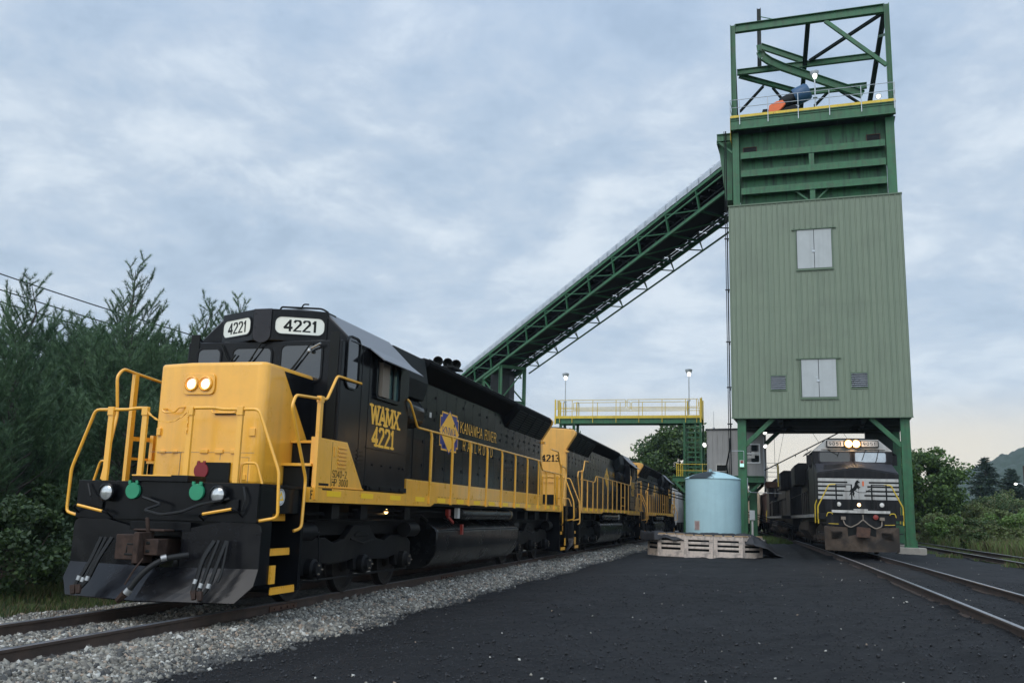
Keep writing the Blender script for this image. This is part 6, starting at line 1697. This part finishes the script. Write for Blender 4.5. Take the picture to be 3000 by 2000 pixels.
def wide_cab():
    K, G, Wt, Dt = M['nsblack'], M['nsgrey'], M['nswhite'], M['nsdirt']
    t = thing('diesel_locomotive', 'black wide nosed engine with white stripes and a lit headlight under the tower', 'locomotive', (3.80, 38.3, .31), .012, 'weathered black engines on the right track')
    # nose
    mb = MB()
    v = [(-1.5,0,1.52),(1.5,0,1.52),(1.5,0,3.08),(0,0,3.30),(-1.5,0,3.08),(-1.5,1.45,1.52),(1.5,1.45,1.52),(1.5,1.45,3.50),(0,1.45,3.62),(-1.5,1.45,3.50)]
    mb.add(v, [(0,1,2,3,4),(0,5,6,1),(1,6,7,2),(2,7,8,3),(3,8,9,4),(4,9,5,0),(9,8,7,6,5)])
    nose = mb.build('nose', K, t, bevel=.04, seg=3)
    mb = MB()
    for s in (-1, 1): mb.add([(s*1.46,.02,3.10),(s*.02,.02,3.315),(s*.02,1.42,3.632),(s*1.46,1.42,3.515)], [(0,1,2,3) if s < 0 else (3,2,1,0)])
    for k in range(len(mb.v)): mb.v[k] = (mb.v[k][0], mb.v[k][1], mb.v[k][2]+.004)
    mb.build('glare_panel', G, nose)
    # white field with black bars and the rearing horse
    mb = MB(); mb.box(-1.47,1.47,-.014,-.001,2.08,2.88,0)
    for z, xa, xb in ((2.73,-.38,.40), (2.57,-.44,.34), (2.40,-.50,.28), (2.235,-.56,.22)):
        for a, b, sk in ((-1.47, xa, .05), (xb, 1.47, .05)):
            mb.add([(a,-.018,z-.032),(b,-.018,z-.032),(b,-.018,z+.032),(a,-.018,z+.032)], [(0,1,2,3)], 1)
    mb.box(.015,.025,-.019,-.0145,2.08,2.88,2)
    horse = [(-.30,2.36),(-.24,2.47),(-.15,2.52),(-.10,2.60),(-.08,2.71),(-.03,2.79),(.03,2.82),(.045,2.79),(.11,2.74),(.10,2.71),(.04,2.715),(.02,2.66),(.05,2.60),(.12,2.56),(.10,2.53),(.045,2.55),(.09,2.50),(.075,2.48),(-.01,2.51),(-.05,2.44),(-.12,2.39),(-.10,2.31),(-.13,2.23),(-.09,2.16),(-.13,2.18),(-.18,2.26),(-.17,2.33),(-.22,2.32),(-.25,2.26),(-.30,2.22),(-.28,2.28),(-.25,2.35),(-.25,2.40)]
    k = len(mb.v)
    mb.add([(x-.03,-.020,z) for x, z in horse], [tuple(range(len(horse)))], 1)
    mb.build('stripes', [Wt, M['ink'], G], nose)
    mb = MB(); mb.box(.16,.22,-.03,-.015,2.60,2.78); mb.build('orange_tag', M['orange'], nose)
    # cab
    prof = [(-1.5,1.55),(1.5,1.55),(1.52,4.05),(1.0,4.51),(-1.0,4.51),(-1.52,4.05)]
    mb = MB(); mb.prism(prof, (0,1.46,0), X, Z, Y*3.2); cab = mb.build('cab', K, t, bevel=.03)
    mb = MB(); mb.prism([(-1.50,4.03),(1.50,4.03),(1.49,4.06),(.99,4.495),(-.99,4.495),(-1.49,4.06)], (0,1.459,0), X, Z, Y*-.02); mb.build('roof_front', Wt, cab)
    for c in (-.68, .68): window(t, 'windshield', (c,1.458,3.79), X, Z, 1.16, .38, .07, M['glass'] if c < 0 else M['glassbright'], G, .05, .03)
    mb = MB(); mb.box(-1.5,1.5,1.435,1.456,3.48,3.50); mb.build('sill', G, cab)
    mb = MB(); mb.box(-1.0,1.0,1.30,1.437,4.185,4.455); nb = mb.build('number_box', K, t, bevel=.02)
    for s in (-1, 1):
        mb = MB(); mb.box(min(s*.34,s*.96), max(s*.34,s*.96), 1.285, 1.298, 4.21, 4.43); text(mb, '9051', (s*.65-.245,1.283,4.255), X, Z, .13, .09, .045, .022, m=1); mb.build('number_board', [M['dirtywhite'], M['ink']], nb)
        round_lamp(nb, 'headlight', (s*.145,1.27,4.32), (0,-1,0), .17, K, M['reflecthalo'], .04, None, M['lampbright'])
    mb = MB()
    mb.beam((-1.2,1.40,4.09), (-.2,1.40,4.09), .02, .02); mb.beam((.2,1.40,4.09), (1.25,1.40,4.09), .02, .02)
    for a, b in (((-.95,4.09),(-.55,3.86)), ((.5,4.09),(.38,3.72)), ((1.0,4.09),(.9,3.66))): mb.beam((a[0],1.40,a[1]), (b[0],1.41,b[1]), .03, .02); mb.beam((b[0]-.03,1.41,b[1]-.06), (b[0]+.04,1.41,b[1]+.12), .04, .02)
    mb.box(-.9,.9,1.8,2.4,4.51,4.58); mb.cyl((-.2,2.2,4.4),(-.2,2.2,4.6),.05); mb.box(.3,.9,2.5,3.2,4.51,4.6)
    mb.build('wipers', M['ink'], cab)
    for s in (-1, 1):
        window(t, 'side_window', (s*1.52,3.0,3.72), (0,s,0), Z, .9, .5, .05, M['glass'], K, .05, .04)
        mb = MB(); mb.frame((s*1.64,3.0,4.03), (0,1,0), Vector((s*.85,0,-.5)).normalized(), Vector((s*.5,0,.85)), .8, .16, .01); mb.box(min(s*1.55,s*1.75),max(s*1.55,s*1.75),1.9,1.94,3.5,3.9); mb.build('sunshade', K, cab)
    # ends, plow, steps
    mb = MB(); mb.box(-1.52,1.52,-.45,0,1.30,1.53); mb.box(-1.55,1.55,0,21.5,1.35,1.53); mb.box(-.9,.9,.2,21.3,.8,1.35); mb.box(-1.25,1.25,-.47,-.45,1.05,2.06)
    mb.build('underframe', K, t, bevel=.01)
    mb = MB(); mb.box(-1.04,1.04,-.62,-.48,1.56,1.66); mb.box(-.25,.25,-.64,-.48,1.665,1.71); mb.prism([(-1.04,1.56),(-.6,1.56),(-.5,1.62),(-1.04,1.66)], (0,-.66,0), X, Z, Y*.03); mb.build('anticlimber', M['dirtywhite'], t)
    mb = MB()
    for s in (-1, 1):
        mb.add([(0,-.95,.14),(s*1.32,-.62,.16),(s*1.34,-.52,1.06),(0,-.66,1.0),(0,-.90,.14),(s*1.32,-.57,.16),(s*1.34,-.47,1.06),(0,-.61,1.0)], [(0,1,2,3),(7,6,5,4),(0,4,5,1),(1,5,6,2),(2,6,7,3),(3,7,4,0)])
        for k in range(7): mb.box(min(s*.7,s*1.1),max(s*.7,s*1.1),-.72+.0*k,-.66,.62+.04*k,.63+.04*k,1)
    mb.box(-.5,.5,-.72,-.6,.55,1.05,1); mb.box(-.10,.10,-1.0,-.5,.7,1.0,2); mb.prism([(-.24,.68),(.22,.66),(.26,1.02),(-.2,1.05)], (0,-1.15,0), X, Z, Y*.3, 2)
    mb.build('snow_plow', [Dt, M['ink'], M['rust']], t, bevel=.01)
    for s in (-1, 1): 
        mb = MB(); mb.box(s*.77-.19,s*.77+.19,-.55,-.46,1.72,2.02); mb.build('lamp_box', K, t)
        round_lamp(t, 'ditch_light', (s*.77,-.56,1.88), (0,-1,0), .10, K, M['lenslit'], .05)
    mb = MB(); mb.lathe([(.0001,.03),(.05,.02),(.065,0)], (-.04,-.48,1.87), (0,-1,0), 14); mb.build('amber_light', M['lampamber'], t)
    mb = MB(); mb.lathe([(.0001,.03),(.09,.02),(.10,0)], (.53,-.56,1.42), (0,-1,0), 16); mb.build('red_cover', M['redlens'], t)
    mb = MB(); mb.tube([(-.66,-.6,1.34),(-.60,-.75,1.12),(-.40,-.8,1.02),(-.15,-.78,1.15),(.05,-.72,1.32),(.25,-.78,1.13),(.48,-.8,.99),(.70,-.76,1.08),(.74,-.6,1.34)], .022, 6, smooth=5); mb.box(-.72,-.56,-.7,-.5,1.3,1.42); mb.box(.66,.82,-.7,-.5,1.3,1.42); mb.cyl((.06,-.7,1.3),(.06,-.7,1.5),.02,n=6)
    mb.build('jumper_cable', M['tan'], t, 50)
    mb = MB()
    for s in (-1, 1):
        for x in ((-.86,-.30) if s < 0 else (.42,.94)): mb.box(x-.025,x+.025,-.60,-.56,1.55,2.62)
        a, b = (-.88,-.28) if s < 0 else (.40,.96)
        for z in (2.60, 2.35): mb.box(a,b,-.605,-.565,z,z+.035)
    mb.tube([(-.28,-.58,2.45),(-.05,-.62,2.33),(.2,-.62,2.33),(.42,-.58,2.5)], .012, 5)
    mb.build('end_rail', M['ink'], t)
    for s in (-1, 1):
        mb = MB(); mb.tube([(s*.86,-.58,2.62),(s*1.03,-.58,2.62),(s*1.12,-.56,2.60),(s*1.52,-.45,1.80),(s*1.53,-.42,1.72),(s*1.52,-.38,1.14)], .026, 6)
        mb.tube([(s*1.28,.3,2.62),(s*1.56,.55,1.85),(s*1.56,.6,1.15)], .026, 6); mb.tube([(s*1.02,-.62,1.5),(s*1.06,-.66,1.56),(s*1.2,-.66,1.56),(s*1.24,-.62,1.42)], .018, 5)
        mb.beam((s*.82,-.66,1.14),(s*1.18,-.66,1.15), .02, .02)
        mb.build('step_handrail', M['safety'], t, 50)
        mb = MB()
        for k, z in enumerate((.45,.8,1.15)): mb.box(min(s*1.05,s*1.5),max(s*1.05,s*1.5),-.4,.3,z,z+.04)
        mb.box(min(s*1.0,s*1.03),max(s*1.0,s*1.03),-.45,1.0,.4,1.35); mb.build('step_well', K, t)
    # long hood
    mb = MB(); mb.prism([(-.95,1.53),(.95,1.53),(.95,3.9),(.8,4.1),(-.8,4.1),(-.95,3.9)], (0,4.67,0), X, Z, Y*15.6)
    hood = mb.build('long_hood', K, t, bevel=.02)
    mb = MB(); mb.prism([(-1.5,3.2),(1.5,3.2),(1.52,4.25),(1.3,4.4),(-1.3,4.4),(-1.52,4.25)], (0,16.2,0), X, Z, Y*4); mb.build('radiator_wings', K, hood)
    mb = MB(); mb.box(-1.15,1.15,4.7,7.6,3.0,4.2); mb.box(-1.42,-.96,5.0,8.0,1.54,2.7); mb.box(.96,1.42,5.0,8.0,1.54,2.7); mb.build('equipment_box', K, hood, bevel=.03)
    for s in (-1, 1):
        y = 7.8
        while y < 16:
            mb = MB(); mb.box(min(s*.95,s*.965),max(s*.95,s*.965),y+.02,y+.72,1.65,3.75); mb.box(min(s*.965,s*.99),max(s*.965,s*.99),y+.6,y+.66,2.6,2.75); mb.build('hood_door', K, hood); y += .76
        mb = MB(); mb.tube([(s*1.5,4.9,3.0),(s*1.5,5.2,2.55),(s*1.5,20.8,2.55)], .02, 5)
        for k in range(12): mb.cyl((s*1.5,5.3+1.4*k,1.5), (s*1.5,5.3+1.4*k,2.55), .018, n=5)
        for k in range(22): mb.box(min(s*1.551,s*1.556),max(s*1.551,s*1.556),.7+.9*k,1.05+.9*k,1.38,1.50,1)
        mb.build('side_handrail', [K, M['dirtywhite']], t)
    for yc in (3.6, 17.6): simple_truck(t, yc, Dt)
    mb = MB(); mb.prism([(-1.4,1.2),(-1.45,.8),(-1.1,.3),(1.1,.3),(1.45,.8),(1.4,1.2)], (0,7.2,0), X, Z, Y*6.6); mb.build('fuel_tank', Dt, t)
    l = bpy.data.lights.new('headlight_lamp', 'POINT'); l.energy = 22; l.color = (1., .55, .2); l.shadow_soft_size = .12
    lo = bpy.data.objects.new('headlight_lamp', l); COL.objects.link(lo); lo.parent = t; lo.location = (0, 1.02, 4.32)
    return t
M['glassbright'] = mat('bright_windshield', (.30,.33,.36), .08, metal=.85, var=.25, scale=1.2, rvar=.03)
M['reflecthalo'] = mat('halo_reflector', (.9,.6,.3), .2, metal=.6, emit=(1.,.50,.14), estr=1.1)  # ring emission paints the orange halo around the headlight
M['lenslit'] = mat('ditch_lens', (.5,.5,.48), .2, emit=(1,.93,.8), estr=.12)
ns = wide_cab()
o = copy_tree(ns)
for c in kids(o):
    if c.type == 'LIGHT': bpy.data.objects.remove(c)
yb = 38.3+22.6+22.2
o.location = (coal_track_x(yb)-.05, yb, .31); o.rotation_euler.z = math.pi+.035
setp(o, 'second black engine, a dark sliver behind the striped one', 'locomotive', 'weathered black engines on the right track')

# ---------------------------------------------------------------- freight cars
def hopper_car(label, loc, rz, m, kind, group):
    t = thing('hopper_car' if kind != 'tank' else 'tank_car', label, 'freight car', loc, rz, group)
    Lc = 15.
    if kind == 'open':
        mb = MB(); mb.box(-1.5,1.5,.6,Lc-.6,1.0,3.5)
        for k in range(13):
            y = .7+k*1.13
            for s in (-1, 1): mb.box(min(s*1.5,s*1.58),max(s*1.5,s*1.58),y,y+.12,1.0,3.5)
        for s in (-1, 1): mb.box(min(s*1.5,s*1.6),max(s*1.5,s*1.6),.6,Lc-.6,3.4,3.55)
        for x in (-.9,-.3,.3,.9): mb.box(x-.05,x+.05,.5,.6,1.0,3.5)
        mb.build('body', m, t)
    elif kind == 'covered':
        mb = MB(); mb.prism([(-1.45,1.1),(1.45,1.1),(1.58,2.4),(1.5,3.7),(1.0,4.15),(-1.0,4.15),(-1.5,3.7),(-1.58,2.4)], (0,1.2,0), X, Z, Y*(Lc-2.4))
        mb.prism([(1.2,1.6),(.4,3.9),(.25,3.9),(1.0,1.6)], (-1.3,0,0), Y, Z, X*.05); mb.prism([(1.2,1.6),(.4,3.9),(.25,3.9),(1.0,1.6)], (1.25,0,0), Y, Z, X*.05)
        for x in (-1.4, 1.4): mb.box(x-.05,x+.05,.15,.25,.9,4.0)
        mb.build('body', m, t, bevel=.05)
        mb = MB(); mb.box(-.5,.5,.8,Lc-.8,4.2,4.26); 
        for y in (.3, .8): 
            for z in (1.4,1.8,2.2,2.6,3.0,3.4): mb.cyl((1.3,.2,z),(.8,.2,z),.02,n=5)
        mb.build('roof_walk', M['galv'], t)
    else:
        mb = MB(); mb.cyl((0,1.0,2.55), (0,Lc-1.0,2.55), 1.45, n=28); mb.lathe([(1.45,0),(1.2,.25),(.6,.4),(.0001,.44)], (0,1.0,2.55), (0,-1,0), 28); mb.cyl((0,Lc/2,3.9),(0,Lc/2,4.3),.4); mb.build('body', m, t, 40)
    mb = MB(); mb.box(-.35,.35,-.4,Lc+.4,.75,1.0); mb.box(-1.35,1.35,.1,.5,.85,1.1); mb.box(-1.35,1.35,Lc-.5,Lc-.1,.85,1.1)
    if kind != 'tank':
        for y in (4.5, 7.5, 10.5): mb.prism([(y-1.3,1.1),(y+1.3,1.1),(y+.4,.35),(y-.4,.35)], (-1.2,0,0), Y, Z, X*2.4)
    mb.build('underframe', M['under'], t)
    for yc in (1.9, Lc-1.9):
        q = MB(); q.box(-1.15,1.15,yc-.25,yc+.25,.4,.75)
        for s in (-1, 1): q.prism([(yc-1.2,.35),(yc-1.2,.6),(yc-.5,.85),(yc+.5,.85),(yc+1.2,.6),(yc+1.2,.35)], (s*1.0,0,0), Y, Z, X*(s*.1))
        tr = q.build('truck', M['under'], t)
        for s in (-1, 1):
            for dy in (-.85, .85): w = MB(); w.cyl((s*.70,yc+dy,.42), (s*.80,yc+dy,.42), .42, n=16); w.build('wheel', M['wheel'], tr)
    return t
hopper_car('pale grey covered hopper coupled behind the third yellow and black engine', (-8.3, 83.5, 0), 0, M['hopgrey'], 'covered', 'covered hoppers')
y = yb+1.0
for k, lab in enumerate(('brown open hopper right behind the second black engine', 'brown open hopper, second in line behind the engines', 'farthest brown open hopper along the grass')):
    a = .0006*(y-13+7); hopper_car(lab, (coal_track_x(y), y, .31), a, M['brown'], 'open', 'brown open hoppers'); y += 16.2
hopper_car('tan covered hopper with its end seen through the tower', (-1.3, 84, .1), -.03, M['hoptan'], 'covered', 'covered hoppers')
hopper_car('white tank car beyond the tan covered hopper', (-.8, 101, .1), -.03, M['white'], 'tank', None)
track('short middle track under the tan hopper beyond the tower', [(-1.38, 80, .1), (-.9, 98, .1), (-.35, 118, .1)])

# ---------------------------------------------------------------- right bank and wires
def marker():
    t = thing('marker_sign', 'white upright marker board with black figures among the weeds', 'sign', (13.35, 70, .2), .1)
    mb = MB(); mb.cyl((0,.03,-.4), (0,.03,1.7), .03, n=6); mb.build('post', M['galv'], t)
    mb = MB(); mb.box(-.17,.17,-.02,.0,.72,1.74); mb.build('board', M['white'], t)
    mb = MB(); text(mb, '1', (-.04,-.022,1.45), X, Z, .22, .13, 0, .045); text(mb, '9', (-.07,-.022,1.12), X, Z, .22, .14, 0, .045); text(mb, '2', (-.07,-.022,.80), X, Z, .22, .14, 0, .045); mb.build('figures', M['ink'], t)
marker()
def shed():
    t = thing('shed', 'low tan shed with a pale roof behind the marker board', 'shed', (15.2, 84, 0), .2)
    mb = MB(); mb.box(-1.9,1.9,0,4,-.2,2.25); mb.build('wall', M['hoptan'], t)
    mb = MB(); mb.prism([(-2.1,2.25),(2.1,2.25),(2.1,2.33),(0,3.0),(-2.1,2.33)], (0,-.2,0), X, Z, Y*4.4); mb.build('roof', M['galv'], t)
    mb = MB(); mb.box(-.9,.2,-.03,-.001,-.1,1.9); mb.build('door', M['tan'], t)
shed()
def street_lamp():
    t = thing('street_lamp', 'wooden pole with a lit lamp arm at the right border', 'street lamp', (20.15, 80, 0), 0)
    mb = MB(); mb.cyl((0,0,-.3), (0,0,6.2), .11, .09, 10); mb.build('pole', M['bark'], t)
    mb = MB(); mb.tube([(0,-.05,4.6),(-.3,-.06,4.82),(-.62,-.06,4.84)], .03, 6); mb.build('arm', M['galv'], t)
    mb = MB(); mb.lathe([(.0001,-.1),(.1,-.06),(.12,0),(.08,.06),(.0001,.08)], (-.68,-.06,4.80), Z, 12); mb.build('lamp', M['lampwhite'], t, 60)
street_lamp()
def wires():
    for k, (za, zb, lab) in enumerate(((13.0, 9.55, 'topmost of the three wires behind the left pines'), (12.2, 8.95, 'middle wire of the three behind the left pines'), (11.6, 8.5, 'lowest wire of the three behind the left pines'))):
        mb = MB(); a, b = Vector((-37.5, 34, za)), Vector((-26.0, 42, zb))
        mb.tube([a.lerp(b, i/8)-Vector((0,0,.12*math.sin(math.pi*i/8))) for i in range(-26, 34)], .03, 5, 0, 0)
        setp(mb.build('overhead_wire', M['ink']), lab, 'wire', 'overhead wires')
wires()

# ---------------------------------------------------------------- air
def haze(d):
    m = bpy.data.materials.new('haze'); m.use_nodes = True; nt = m.node_tree
    for n in list(nt.nodes):
        if n.type == 'BSDF_PRINCIPLED': nt.nodes.remove(n)
    v = nt.nodes.new('ShaderNodeVolumePrincipled'); v.inputs['Density'].default_value = d; v.inputs['Color'].default_value = (.70,.84,1.,1); v.inputs['Anisotropy'].default_value = .0
    nt.links.new(v.outputs[0], nt.nodes['Material Output'].inputs['Volume'])
    mb = MB(); mb.box(-650, 650, -120, 1250, -6, 170); o = mb.build('haze', m); o['kind'] = 'stuff'; o.display_type = 'WIRE'
HAZE = .00016
if HAZE: haze(HAZE)
